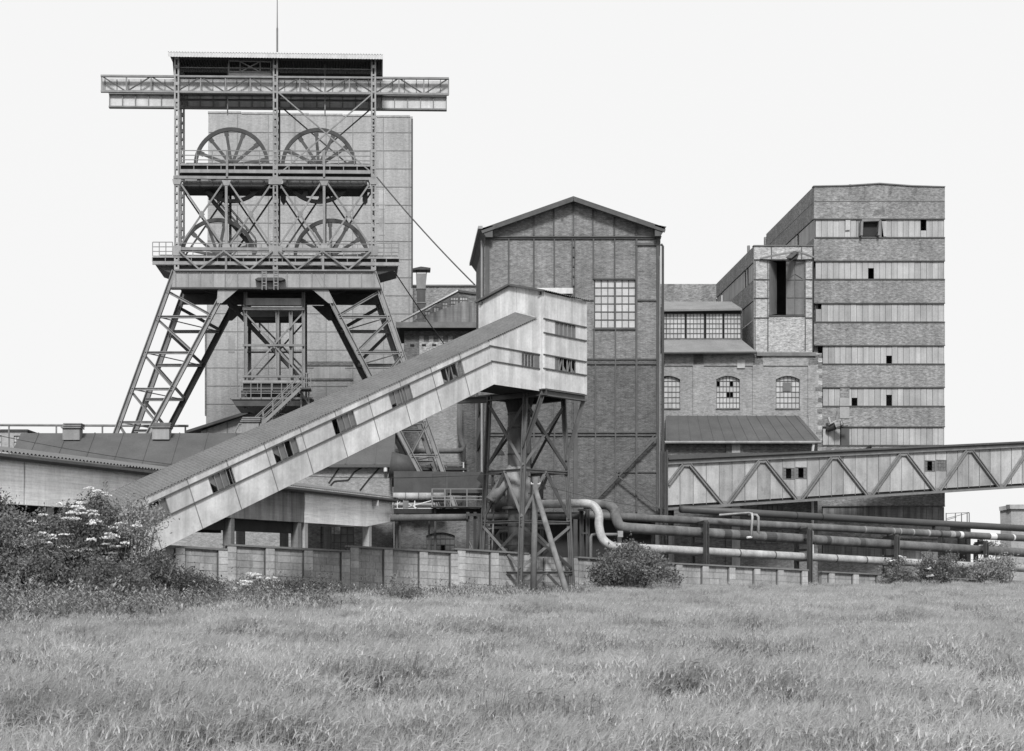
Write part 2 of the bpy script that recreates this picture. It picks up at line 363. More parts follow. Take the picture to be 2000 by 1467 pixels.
# troughs under the upper wheels and the dark rear walkway
for xa, xb in ((357, 524), (553, 717)):
    O('wheel_trough', MB().slab(HF, [(xa, 360), (xa+8, 364), (xb-8, 364), (xb, 360), (xb, 352), (xa, 352)], -.7, .12), M['steel'], HB)
    O('trough_floor', MB().slab(HF, [(xa, 363.5), (xb, 363.5), (xb, 368), (xa, 368)], -.75, 1.9), M['near_black'], HB)
    for k in range(7): x = xa+8+(xb-xa-16)*k/6; hb('trough_rib', x, 352, x, 364, 1.6, .06, -.62)
hb('rear_walkway', 366, 376, 712, 378, 6, 1.0, -3.3, 'near_black'); hb('rear_walkway', 352, 362, 722, 364, 5, .3, -3.0, 'steel_d')
stair(HB, HF.p(500, 492, -2.6), HF.p(408, 384, -2.6), HF.n*.9, HF.n, 1.0, 'steel_d', 18)
hb('bearing_block', 440, 380, 440, 392, 12, .6, -2.6, 'near_black'); hb('bearing_block', 636, 376, 636, 384, 8, .5, -2.6, 'near_black')
for x in (556, 716): O('counter_weight', MB().slab(HF, [(x-8, 372), (x+2, 372), (x+2, 392), (x-3, 398), (x-8, 390)], -2.4, .5), M['steel_d'], HB)
# cross-braced wheel storey
for x0, x1 in ((347, 441), (443, 536), (540, 632), (634, 728)):
    for a_ in ((x0+2, 353, x1-2, 484), (x1-2, 353, x0+2, 484)):
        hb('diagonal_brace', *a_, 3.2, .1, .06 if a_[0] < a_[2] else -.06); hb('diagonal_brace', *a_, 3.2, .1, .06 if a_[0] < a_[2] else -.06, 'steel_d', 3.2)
for x0, x1 in ((347, 441), (443, 536), (540, 632), (634, 728)): cx_ = (x0+x1)/2; O('gusset_plate', MB().slab(HF, [(cx_-6, 418.5), (cx_, 426), (cx_+6, 418.5), (cx_, 411)], .13, .04), M['steel'], HB)
for x in (442, 633):
    for y, s_ in ((352, 1), (485, -1)): O('gusset_plate', MB().slab(HF, [(x-9, y), (x+9, y), (x+5, y+10*s_), (x-5, y+10*s_)], .14, .04), M['steel_l'], HB)
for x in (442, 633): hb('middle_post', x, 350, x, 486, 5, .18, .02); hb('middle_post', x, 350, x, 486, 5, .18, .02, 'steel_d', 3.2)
zz = [(350, 490), (389, 526), (437, 490), (488, 527), (532, 490)], [(544, 490), (580, 527), (630, 490), (680, 527), (724, 490)]
for z_ in zz:
    for (xa, ya), (xb, yb) in zip(z_, z_[1:]): hb('lower_brace', xa, ya, xb, yb, 3, .1, .36)
# fixed bridge-girder and splayed legs
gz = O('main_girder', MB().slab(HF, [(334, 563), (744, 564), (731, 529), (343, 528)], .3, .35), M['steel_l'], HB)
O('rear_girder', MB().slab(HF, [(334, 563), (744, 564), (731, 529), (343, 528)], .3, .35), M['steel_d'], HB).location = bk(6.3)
A, B = HF.p(338, 541, 0), HF.p(740, 541, 0)
O('girder_floor', MB().prism([A, B, B+bk(6.2), A+bk(6.2)], [v-Vector((0, 0, .1)) for v in (A, B, B+bk(6.2), A+bk(6.2))]), M['near_black'], HB)
for i in range(17):
    x = 343+i*24.2
    if 500 < x < 560: continue
    hb('girder_stiffener', x, 529, x, 563, 1.6, .08, .33, 'steel', 0, gz)
hb('girder_flange', 334, 563.5, 744, 564.5, 3, .5, .25, 'steel_d', 0, gz); hb('girder_flange', 342, 528.5, 732, 529.5, 3, .5, .25, 'steel', 0, gz)
bx_ = O('rope_guide', MB().slab(HF, [(498, 545), (504, 548), (550, 548), (557, 545), (550, 542), (504, 542)], .9, .7), M['steel_d'], HB)
for x in (515, 538):
    hb('guide_post', x-3, 530, x-3, 566, 2, .1, 1.0, 'steel', 0, bx_); hb('guide_post', x+5, 530, x+5, 566, 2, .1, 1.0, 'steel', 0, bx_)
    for y in (532, 538, 552, 558): hb('guide_rung', x-3, y, x+5, y, 2, .1, .98, 'steel', 0, bx_)
def legline(xa, ya, xb, yb):
    a = HF.p(xa, ya, .1); b = HF.p(xb, yb, .1); t = a.z/(a.z-b.z); return a, a.lerp(b, t)
LO, LI, RO, RI = legline(341, 529, 226.5, 845), legline(459, 529, 291, 845), legline(730, 531, 863, 915), legline(616, 529, 813, 908)
def on(l, y):                                        # point of a leg at the height that projects to row y
    a, b = l; f0, f1 = 0., 1.
    for _ in range(40):
        m_ = (f0+f1)/2; q_ = a.lerp(b, m_); yy = CY-(q_.z-EYE)*F/q_.y
        if yy < y: f0 = m_
        else: f1 = m_
    return a.lerp(b, f0)
back6 = bk(6.6)
for l in (LO, LI, RO, RI):
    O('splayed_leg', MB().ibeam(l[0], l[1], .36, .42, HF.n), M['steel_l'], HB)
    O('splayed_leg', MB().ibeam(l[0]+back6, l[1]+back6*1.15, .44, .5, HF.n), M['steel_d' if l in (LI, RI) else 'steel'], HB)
for o_, i_ in ((LO, LI), (RO, RI)):
    ys = (619, 689, 760, 825, 890)
    for y in ys:
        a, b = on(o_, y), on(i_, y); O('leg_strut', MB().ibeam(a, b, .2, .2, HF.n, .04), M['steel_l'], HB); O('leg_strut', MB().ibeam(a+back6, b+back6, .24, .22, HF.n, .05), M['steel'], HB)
        O('leg_tie', MB().bar(a, b+back6*.0+back6, .07, .07), M['steel'], HB)
    for ya, yb in zip((565,)+ys, ys):
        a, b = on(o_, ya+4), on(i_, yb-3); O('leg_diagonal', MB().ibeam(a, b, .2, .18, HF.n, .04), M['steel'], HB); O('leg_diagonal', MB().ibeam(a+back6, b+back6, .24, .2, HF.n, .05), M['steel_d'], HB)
for l, s_ in ((LI, 1), (RI, -1)):
    a = on(l, 566); x = CX+a.x*F/a.y; O('haunch_plate', MB().slab(HF, [(x-10*s_-4, 565), (x+26*s_, 565), (x-6*s_, 592), (x-16*s_, 592)], .32, .06), M['steel_l'], HB)
    O('haunch_plate', MB().slab(HF, [(x-8*s_, 565), (x+32*s_, 565), (x-2*s_, 596), (x-12*s_, 596)], .3, .08), M['steel_d'], HB).location = back6
mast = HF.p(541.5, 101, -1.5); O('mast', MB().tube([mast, mast+Vector((0, 0, 1.8)), mast+Vector((0, 0, 1.8)), mast+Vector((0, 0, 5.6))], [.07, .07, .045, .025], 8), M['steel'], HB)
# pit frame hanging in the middle
for bb, mm in ((1.2, 'steel'), (5.0, 'steel_d')):
    for x in (477, 591.5): hb('shaft_column', x, 565, x, 795, 6.5, .3, 0, mm, bb, None, True)
hb('shaft_beam', 480, 590, 589, 590.5, 14, .4, -1.2, 'steel_l'); hb('shaft_beam', 474, 603, 595, 603.5, 6, .3, -1.1, 'steel_l'); hb('shaft_beam', 480, 613, 590, 613, 14, .4, -2.6, 'steel'); hb('shaft_beam', 480, 625, 590, 625, 7, 1.2, -2.6, 'near_black')
for x in (542, 568): hb('guide_column', x, 604, x, 735, 7, .3, -1.3, 'steel_l', 0, None, True); hb('guide_column', x, 604, x, 735, 6, .3, -1.3, 'steel_d', 2.2)
for a_ in ((480, 613, 590, 735), (590, 613, 480, 735)): hb('shaft_brace', *a_, 3, .1, -1.15, 'steel'); hb('shaft_brace', *a_, 3, .1, -1.15, 'steel_d', 3.8)
hb('shaft_rail', 474, 674.5, 594, 674.5, 4, .15, -1.1, 'steel'); hb('shaft_rail', 478, 688, 592, 688, 3, .15, -4.8, 'steel_d'); hb('shaft_rail', 474, 735.5, 594, 735.5, 4, .2, -1.1, 'steel')
pt = deck(474, 590, 743, 747, 763, 765, 0, 4.0, -.7); O('pit_deck', MB().slab(HF, [(451, 778.5), (612, 778.5), (600, 793), (460, 793)], -.3, 5.0), M['steel_d'], HB)
O('pit_deck_edge', MB().rect(HF, 450, 776, 613, 780, -.2, .2), M['steel'], HB); O('shaft_skirt', MB().rect(HF, 470, 763, 598, 790, -1.6, .2), M['steel_d'], HB)
railing(HB, [(450, 778), (590, 778)], 30, 20, -.15); railing(HB, [(590, 757), (607, 757)], 28, 9, .6)
stair(HB, HF.p(495, 846, 1.2), HF.p(590, 757, 1.2), HF.n*.9, HF.n)
stair(HB, HF.p(600, 752, -4.2), HF.p(445, 592, -4.2), HF.n*1.0, HF.n, 1.0, 'steel_d', 24)
O('stair_landing', MB().slab(HF, [(586, 760), (607, 760), (607, 757), (586, 757)], 1.7, 1.6), M['steel_d'], HB); hb('landing_post', 603, 760, 603, 810, 3, .12, .6); hb('landing_post', 588, 760, 588, 815, 3, .12, .6); hb('landing_brace', 588, 765, 603, 790, 2.4, .1, .6)

# ================================================================== concrete-framed brick winding tower behind
TW = Pl(600, 131, 1, .04)
tw = T('brick_tower', 'pale brick winding tower in a grid of frame lines behind the headframe', 'tower', g0(TW.p(603, 900, -8)))
O('wall', MB().slab(TW, [(400, gy(TW, 400)), (806, gy(TW, 806)), (806, 227.5), (407, 219.5)], 0, 16), M['brick_t'], tw)
for x in (464, 524, 576, 637, 689, 749, 799):
    O('frame_post', MB().rect(TW, x-.7, 222+(x-407)*.02, x+.7, 790, .03, .05), M['frame_t'], tw)
for i in range(16):
    y = 258+i*35.4; O('frame_beam', MB().slab(TW, [(408-(y-219)*.0115, y+.6), (805, y+1.4), (805, y+.2), (408-(y-219)*.0115, y-.6)], .035, .05), M['frame_t'], tw)
for i in range(6): x = 414+i*66; O('parapet_cap', MB().rect(TW, x-8, 217.5+i*1.5, x+57, 221+i*1.5, .06, .4), M['brick_t'], tw)
O('downpipe', MB().rect(TW, 803.5, 232, 806.5, 560, .12, .15), M['steel_d'], tw)
O('edge_strip', MB().rect(TW, 400, 640, 403, 812, .1, .3), M['brick_d'], tw)
O('lintel', MB().rect(TW, 592, 706, 690, 714, .1, .2), M['brick_d'], tw); O('sill_band', MB().rect(TW, 592, 739, 690, 743, .1, .2), M['brick_d'], tw)
for i in range(6): x = 613+i*10.3; O('glazed_panel', MB().rect(TW, x, 716.5, x+9.6, 739, .06, .05), M['panel'], tw)
for x, y, h in ((605, 405, 9), (746, 296, 33), (746, 372, 36), (746, 425, 34), (452, 655, 34)): O('pale_infill', MB().rect(TW, x-6, y, x+6, y+h, .028, .03), M['panel_b'], tw)

# ================================================================== low dark-roofed shed at left, ridge vents
def roof2(par, name, ex0, ex1, ey, eZ, rx0, rx1, ry, rZ, m, th=.18, lap=0):
    a, b, c, d = P(ex0, ey, eZ), P(ex1, ey+lap, eZ), P(rx1, ry+lap, rZ), P(rx0, ry, rZ); u = Vector((0, 0, th))
    O(name, MB().prism([a, b, c, d], [v-u for v in (a, b, c, d)]), M[m], par); return a, b, c, d
sh = T('long_shed', 'long low brick shed under a dark felt roof with ridge vents', 'shed', (P(400, 900, 97).x, 98, 0))
roof2(sh, 'roof', 11, 770, 907, 93.5, 41, 772, 846, 98.5, 'felt')
roof2(sh, 'roof', 11, 770, 946, 104, 41, 772, 846, 98.5, 'felt')
SW = Pl(390, 94, 1, 0)
O('wall', MB().rect(SW, 20, 910, 765, gy(SW, 390), 0, .4), M['brick_p'], sh); O('wall', MB().rect(SW, 757, 910, 765, gy(SW, 390), -.4, 8), M['brick_p'], sh)
for i in range(5): O('gutter', MB().tube([SW.p(642+i*26, 909.5, .35), SW.p(667.5+i*26, 909.5, .35)], .13, 10), M['paint'], sh)
O('downpipe', MB().tube([SW.p(753, 911, .35), SW.p(753, 921, .35)], .13, 10), M['paint'], sh)
for i in range(13):                                # laps of the felt strips, each its own raised seam
    t = (i+.5)/13; a = P(20+740*t, 907, 93.5); b = P(48+716*t, 846, 98.5); O('felt_seam', MB().bar(a+Vector((0, -.02, .03)), b+Vector((0, -.02, .03)), .09, .03, Vector((0, -.5, .85))), M['felt'], sh)
for cr in ([(642, 944), (655, 925), (662, 915)], [(646, 948), (653, 940), (680, 938), (692, 922), (707, 913)], [(703, 958), (722, 934), (741, 914)]):
    for (xa, ya), (xb, yb) in zip(cr, cr[1:]): O('settlement_crack', MB().bar(SW.p(xa, ya, .01), SW.p(xb, yb, .01), .1, .06, SW.n), M['near_black'], sh)
for x, y in ((142, 848), (316, 847), (490, 836)):
    c = P(x, y, 97.6); v = MB().box(c+Vector((0, 0, -.05)), 1.2, 1.0, .8); vt = O('ridge_vent', v, M['steel_l'], sh)
    for k in range(3): O('vent_cap', MB().box(c+Vector((.05*k, 0, .42+.13*k)), 1.4-.06*k, 1.25-.05*k, .08), M['steel'], vt)
fl = T('flat_building', 'low pale brick building with small windows behind the long shed', 'building', g0(P(0, 900, 122)))
FL = Pl(0, 118, 1, 0); O('wall', grid_wall(FL, -120, 841, 52, gy(FL, 0), [(-2, 850, 3, 890), (27, 851, 39, 890)], 0, .4), M['brick_t'], fl); O('rear_wall', MB().rect(FL, -120, 842, 52, gy(FL, 0), -6, .3), M['brick_t'], fl)
O('roof', MB().rect(FL, -122, 838.5, 54, 841, .2, 6.6), M['felt'], fl)
for x0, x1 in ((-2, 3), (27, 39)): window(fl, FL, x0, 850, x1, 890, 2 if x1-x0 > 8 else 1, 3)
rl = T('pipe_handrail', 'thin level pipe on posts running along the sky above the long shed', 'pipe', g0(P(180, 900, 112)))
O('rail', MB().tube([P(-60, 830, 112), P(368, 832, 112)], .1, 8), M['steel'], rl)
for x in (-40, 17.5, 110, 200, 290, 362): O('post', MB().tube([P(x, 831, 112), g0(P(x, 900, 112))], .07, 8), M['steel'], rl)
# low gabled hall under the pit deck
gh = T('gabled_store', 'low brick store with dark overhanging gable roof below the shaft frame', 'building', g0(P(510, 900, 116)))
GHP = Pl(510, 111.5, 1, 0)
O('wall', MB().slab(GHP, [(392, gy(GHP, 390)), (640, gy(GHP, 640)), (640, 838), (516, 799), (392, 842)], 0, 8), M['brick_t'], gh)
for pp in ([(362, 846), (362, 841), (516, 792), (516, 798)], [(516, 798), (516, 792), (660, 838), (660, 844)]): O('roof', MB().slab(GHP, pp, .7, 9.5), M['felt'], gh)
O('frame_post', MB().rect(GHP, 443, 815, 445, 870, .04, .05), M['frame_t'], gh); O('frame_post', MB().rect(GHP, 403, 838, 405, 870, .04, .05), M['frame_t'], gh)
sg = T('pipe_guard', 'bent pipe guard rail standing on the felt roof beside the steel stair', 'railing', P(470, 850, 100))
O('rail', MB().tube([P(455, 852, 100), P(467, 828, 100), P(482, 826, 100), P(482, 846, 100)], .06, 8), M['steel'], sg)
# ================================================================== hall between the headframe and the gable house
HL = Pl(860, 116, 1, 0)
hl = T('flat_roofed_hall', 'dark brick hall with overhanging parapet and a row of small vents', 'building', g0(P(855, 900, 119)))
O('wall', MB().rect(HL, 790, 640, 929, gy(HL, 860), 0, 7), M['brick_d'], hl)
O('plaster_wall', MB().slab(HL, [(818, 921), (902, 921), (902, 780), (818, 800)], .05, .05), M['brick_p'], hl)
O('cornice', MB().rect(HL, 773, 629, 930, 640, 1.0, 8), M['cope'], hl); O('cornice_soffit', MB().rect(HL, 780, 640, 930, 643, .7, 7.5), M['near_black'], hl)
O('pale_field', MB().rect(HL, 819, 668, 930, 694, .03, .04), M['brick_a'], hl)
for i in range(6):
    x = 819+i*18.8; v = O('vent_opening', MB().rect(HL, x, 655, x+8.5, 671, .04, .05), M['brick_a'], hl); O('vent_lintel', MB().rect(HL, x-1, 653, x+10, 656, .09, .1), M['brick_d'], v)
for x in (805, 828, 848): O('wall_anchor', MB().rect(HL, x-4, 672, x+4, 675, .1, .15), M['near_black'], hl)
sk = T('sawtooth_skylight', 'steep glazed gable with pale verge rising above the hall parapet', 'building', g0(P(890, 900, 124)))
SK = Pl(890, 121, 1, 0)
O('rear_gable', MB().slab(SK, [(800, 632), (929, 632), (929, 573), (895, 569), (880, 575)], 0, 1.5), M['brick_d'], sk)
O('verge', MB().slab(SK, [(783, 628), (893, 569.5), (897, 567.5), (894, 566), (783, 625)], .15, .8), M['paint'], sk); O('verge', MB().slab(SK, [(894, 566), (897, 570.5), (930, 575), (930, 571)], .15, 1.6), M['felt'], sk)
O('front_gable', MB().slab(SK, [(832, 632), (929, 632), (929, 594), (906, 588), (832, 616)], .5, .3), M['conc_d'], sk)
for x, y, c_, r_ in ((830, 608, 2, 1), (847, 600, 2, 1.4), (864, 590, 2, 2), (880, 580, 3, 3), (898, 580, 3, 2)): window(sk, SK, x, y, x+5*c_, y+7*r_, c_, max(1, int(r_)), .06, 'panel_b')
rb = T('rear_brick_block', 'flat-topped brick block rising behind the hall beside the tower', 'building', g0(P(860, 900, 138)))
RB = Pl(860, 134, 1, 0); O('wall', MB().rect(RB, 783, 558, 945, gy(RB, 860), 0, 9), M['brick_r'], rb); O('coping', MB().rect(RB, 783, 556, 946, 559, .15, 9.3), M['cope'], rb)
O('pier', MB().slab(RB, [(779, 640), (783, 640), (786, 570), (783, 560)], .3, .5), M['brick_r'], rb)
fu = T('sheet_metal_flue', 'tapering sheet metal flue with a flat cap on the hall roof', 'chimney', g0(P(823, 900, 128)))
FU = Pl(823, 128, 1, 0)
O('stack', MB().slab(FU, [(815, 640), (831, 640), (831, 563), (814, 563)], .4, .8), M['steel_d'], fu); O('hood', MB().slab(FU, [(814, 563), (831, 563), (834, 534), (812.5, 534)], .4, .8), M['steel'], fu)
O('joint_band', MB().rect(FU, 813, 562, 832, 564, .45, .9), M['steel'], fu); O('joint_band', MB().rect(FU, 814, 590, 832, 592, .45, .9), M['steel'], fu)
for x in (813.5, 833): O('cap_strut', MB().rect(FU, x-.6, 526, x+.6, 535, .35, .7), M['steel_d'], fu)
O('cap', MB().slab(FU, [(806, 526.5), (841, 526.5), (841, 523), (822, 520.5), (806, 524)], .7, 1.4), M['steel_d'], fu)
dp = T('hall_pipework', 'steam pipe running level along the hall wall and turning upward', 'pipe', g0(P(860, 900, 114.5)))
O('pipe', MB().tube([P(772, 881, 114.5), P(895, 881, 114.5), P(903, 879, 114.5), P(906, 872, 114.5), P(900, 860, 114.5), P(898, 845, 114.5), P(898, 770, 114.5)], .22, 12), M['pipe'], dp, True)
O('drop_leg', MB().tube([P(906, 876, 114.5), P(906, 896, 114.5)], .16, 10), M['pipe_d'], dp); O('support', MB().rect(Pl(780, 114.3), 775, 878, 779, 1010, 0, .2), M['steel_d'], dp); O('support', MB().rect(Pl(780, 114.3), 903, 896, 906, 1010, 0, .2), M['steel_d'], dp)
ph = T('guard_walkway', 'handrail and pipe walkway crossing in front of the hall wall', 'railing', g0(P(860, 900, 112.5)))
q = MB(); WK = Pl(850, 112.5)
for y in (902, 908): q.bar(WK.p(795, y), WK.p(908, y+1), .06, .06)
for x in (795, 818, 850, 872, 905): q.bar(WK.p(x, 920), WK.p(x, 902), .06, .06)
O('rail', q, M['steel'], ph); O('deck', MB().rect(WK, 790, 914, 912, 918, .4, 1.2), M['steel_d'], ph); O('ledge', MB().rect(WK, 790, 918, 912, 927, 0, 1), M['conc_p'], ph)
O('post', MB().rect(WK, 904, 903, 906.5, 925, .3, .2), M['paint'], ph); O('trestle', MB().rect(WK, 793, 927, 797, gy(WK, 793), -.2, .2), M['steel_d'], ph); O('trestle', MB().rect(WK, 905, 927, 909, gy(WK, 905), -.2, .2), M['steel_d'], ph)

# ================================================================== gable-fronted engine house
G = Pl(1115, 96.4, 1, 0)
gb = T('gable_house', 'tall brick engine house with steel frame lines, pitched roof and large glazed window', 'building', g0(P(1118, 900, 101)))
gyG = gy(G, 1115)
O('front_wall', grid_wall(G, 946, 464, 1290, 706, [(1160.4, 545.4, 1241.5, 641.6)], 0, .4), M['brick_g'], gb)
O('lower_wall', grid_wall(G, 946, 706, 1290, 1004, [], 0, .4), M['brick_low'], gb)  # darker brick below the frame rail
O('gable_wall', MB().slab(G, [(946, 464), (1290, 464), (1290, 452), (1120, 389), (946, 452)], 0, .4), M['brick_g'], gb)
dG = 10.2
O('left_wall', MB().prism([G.p(946, 1004, -.4), G.p(946, 1004, -.4)+Vector((0, dG, 0)), G.p(946, 452, -.4)+Vector((0, dG, 0)), G.p(946, 452, -.4)], [v+Vector((.4, 0, 0)) for v in (G.p(946, 1004, -.4), G.p(946, 1004, -.4)+Vector((0, dG, 0)), G.p(946, 452, -.4)+Vector((0, dG, 0)), G.p(946, 452, -.4))]), M['brick_g'], gb)
O('right_wall', MB().rect(G, 1277, 455, 1290, 1004, -.42, dG), M['brick_g'], gb); O('rear_wall', MB().rect(G, 946, 455, 1280, gyG, -dG, .4), M['brick_g'], gb)
O('added_void_backing', MB().rect(G, 958, 1004, 1278, gyG, -2.2, .2), M['near_black'], gb)  # added dark wall that makes the open ground floor read black
O('floor_slab', MB().rect(G, 952, 999, 1284, 1004, -.45, dG-.6), M['near_black'], gb)
pk, le, re_ = G.p(1120, 383, .7), G.p(941, 446, .7), G.p(1299, 444, .7); bkG = Vector((0, dG+1.6, 0))
for a, b in ((le, pk), (pk, re_)):
    u = Vector((0, 0, .16)); O('roof', MB().prism([a, b, b+bkG, a+bkG], [v-u for v in (a, b, b+bkG, a+bkG)]), M['felt'], gb)
    O('verge_board', MB().bar(a-Vector((0, 0, .26)), b-Vector((0, 0, .26)), .2, .14), M['frame'], gb)
O('eaves_box', MB().prism([le+Vector((-.12, 0, 0)), le+Vector((.3, 0, -.6)), le+Vector((.75, 0, -.6)), le+Vector((.75, 0, .2))], [v+bkG for v in (le+Vector((-.12, 0, 0)), le+Vector((.3, 0, -.6)), le+Vector((.75, 0, -.6)), le+Vector((.75, 0, .2)))]), M['frame'], gb)
O('eaves_gutter', MB().bar(le+Vector((-.1, -.1, .05)), le+Vector((-.1, dG+1.6, .05)), .3, .2, Vector((0, 0, 1))), M['steel_l'], gb)
O('eaves_box', MB().prism([re_+Vector((.1, 0, .05)), re_+Vector((-.3, 0, -.6)), re_+Vector((-.7, 0, -.6)), re_+Vector((-.7, 0, .2))], [v+bkG for v in (re_+Vector((.1, 0, .05)), re_+Vector((-.3, 0, -.6)), re_+Vector((-.7, 0, -.6)), re_+Vector((-.7, 0, .2)))]), M['frame'], gb)
def gf(x0, y0, x1, y1, wpx=2.6, o=.06, name='frame_post', m='frame'): O(name, MB().bar(G.p(x0, y0, o), G.p(x1, y1, o), wpx*96.4/F, .1, G.n), M[m], gb)
O('tie_beam', MB().rect(G, 948, 460.5, 1292, 463, .2, .3), M['frame'], gb); O('tie_beam', MB().rect(G, 949, 463, 1291, 466.5, .12, .25), M['frame'], gb)
for x, wd in ((952, 8), (1285.5, 7)): gf(x, 466, x, 1003, wd, .08)
for x, yt in ((1042.7, 424), (1081.6, 409), (1119.9, 395), (1158, 409), (1199.8, 424), (1242.7, 441)): gf(x, yt, x, 460)
for x in (993.6, 1042.7, 1082.8): gf(x, 467, x, 1000, 2.8)
gf(1117.6, 467, 1117.6, 840, 1.6); gf(1122.6, 467, 1122.6, 840, 1.6)
for k in range(20): O('batten', MB().rect(G, 1117.5, 480+k*19, 1122.5, 483+k*19, .09, .1), M['frame'], gb)
gf(1124, 780, 1124, 1000, 8, .1)
gf(1159, 467, 1159, 545, 2.8); gf(1200.5, 467, 1200.5, 545, 2.2); gf(1243, 467, 1243, 1000, 3.6)
gf(1160, 642, 1160, 700, 2.4); gf(1202, 642, 1202, 1000, 2.4); gf(1163, 710, 1163, 1000, 2.4)
O('cornice_beam', MB().rect(G, 1242, 474.5, 1290, 479, .14, .2), M['frame'], gb)
for y0, y1, x0 in ((585, 587.5, 1243), (700, 702.5, 1120), (709, 711.5, 1120), (843, 845.5, 955), (849, 851.5, 955), (921, 923, 1204)): O('frame_rail', MB().rect(G, x0, y0, 1283, y1, .1, .14), M['frame'], gb)
O('frame_rail', MB().rect(G, 1138, 585, 1160, 587, .09, .12), M['frame'], gb)
window(gb, G, 1161.5, 546.5, 1200, 640.5, 3, 6, -.1, bar=.055); window(gb, G, 1202.2, 546.5, 1240.5, 640.5, 3, 6, -.1, bar=.055)
O('window_head', MB().rect(G, 1158, 543, 1244, 546, .08, .2), M['frame'], gb); O('window_sill', MB().rect(G, 1158, 641, 1244, 643.5, .12, .3), M['frame'], gb); O('window_mullion', MB().rect(G, 1199.6, 546, 1202.6, 641, .02, .2), M['frame'], gb)
gf(1283, 853, 1157, 982, 3.4, .5, 'wind_brace'); gf(1279, 849, 1153, 978, 2, .5, 'wind_brace'); gf(1207, 930, 1290, 994, 2.6, .5, 'wind_brace')
for x, y, w_, h_ in ((1098, 430, 5, 5), (1188, 427, 14, 6), (1128, 493, 10, 8), (1170, 528, 18, 8), (1250, 528, 16, 6), (1205, 470, 24, 5), (1056, 490, 3, 3), (1030, 444, 14, 3), (1140, 458, 16, 3)): O('brick_patch', MB().slab(G, [(x-w_/2, y+h_/2), (x+w_/2, y+h_*.3), (x+w_/2, y-h_/2), (x-w_*.3, y-h_/2)], .012, .03), M['brick_d'], gb)
O('downpipe', MB().tube([G.p(1291, 477, .3), G.p(1294.5, 481, .3), G.p(1294.5, 540, .3), G.p(1294.5, 992, .3)], .09, 8), M['steel_d'], gb); O('riser_pipe', MB().tube([G.p(1288, 500, .35), G.p(1288, 992, .35)], .06, 8), M['steel'], gb)
for x in (1291, 1299, 1303): O('riser_pipe', MB().tube([G.p(x, 878+x % 7, .5), G.p(x, 1040, .5)], .07, 8), M['steel_d'], gb)
for x in (949, 1040, 1124, 1210, 1284): O('ground_column', MB().rect(G, x-4, 1004, x+4, gyG, -.1, .4), M['steel_d'], gb)
O('ground_side_wall', MB().rect(G, 1279, 1004, 1287, gyG, -.6, dG-.7), M['brick_d'], gb); O('ground_side_wall', MB().rect(G, 949, 1004, 957, gyG, -.6, dG-.7), M['brick_d'], gb)
# boarded windows and pipes on its left flank
LS = Pl(945.2, 96.5, -.0001, -1)
for x0, x1, ya, yb in ((931, 939.5, 867, 850), (934, 938, 800, 760)): O('flank_louvre', MB().slab(LS, [(x1, ya-2), (x0, ya+16), (x0, yb+14), (x1, yb-12)], .06, .05), M['near_black'], gb)
O('flank_pipe', MB().tube([G.p(941, 470, -.2), G.p(941, 960, -.2)], .08, 8), M['steel_l'], gb)

# ================================================================== plant complex on the right: stepped brick washery
A0 = Pl(1298, 110.6, 1, -.006); AN = Pl(1473, 111.4, 1, -.012); MN = Pl(1590, 112, 1, -.012)
wb = T('banded_washery', 'tall flat-roofed brick plant building with bands of vertical cladding panels', 'building', g0(P(1718, 900, 120)))
YB = [(427, 464), (509, 545.5), (591.5, 629), (674, 711), (756, 793.5), (833, 870), (988, 1018), (1052, 1096)]
gym = gy(MN, 1718); edges = [364]+[v for b_ in YB for v in b_]+[gym]
for i in range(0, len(edges), 2):
    if i == 0: O('brick_band', MB().slab(MN, [(1590, 427), (1845.5, 427), (1845.5, 364), (1782, 362.5), (1718, 358), (1655, 362), (1590, 363)], 0, .4), M['brick_r'], wb)
    else: O('brick_band', MB().rect(MN, 1590, edges[i], 1845.5, edges[i+1], 0, .4), M['brick_r'], wb)
O('parapet_coping', MB().slab(MN, [(1589, 364), (1655, 363), (1718, 359), (1782, 363.5), (1846.5, 365), (1846.5, 363.5), (1782, 361.5), (1718, 356.8), (1655, 361), (1589, 362.3)], .1, .5), M['cope'], wb)
O('frame_line', MB().rect(MN, 1590, 393, 1845, 394, .02, .03), M['frame'], wb)
missp = {(1, 9): 'half', (4, 11): 'half', (3, 11): 'low', (2, 0): 'top', (0, 5): 'tilt', (0, 18): 'mid', (0, 9): 'no', (0, 8): 'no', (0, 10): 'no', (0, 11): 'no', (4, 1): 'ok', (5, 3): 'no', (4, 3): 'no', (4, 5): 'low'}
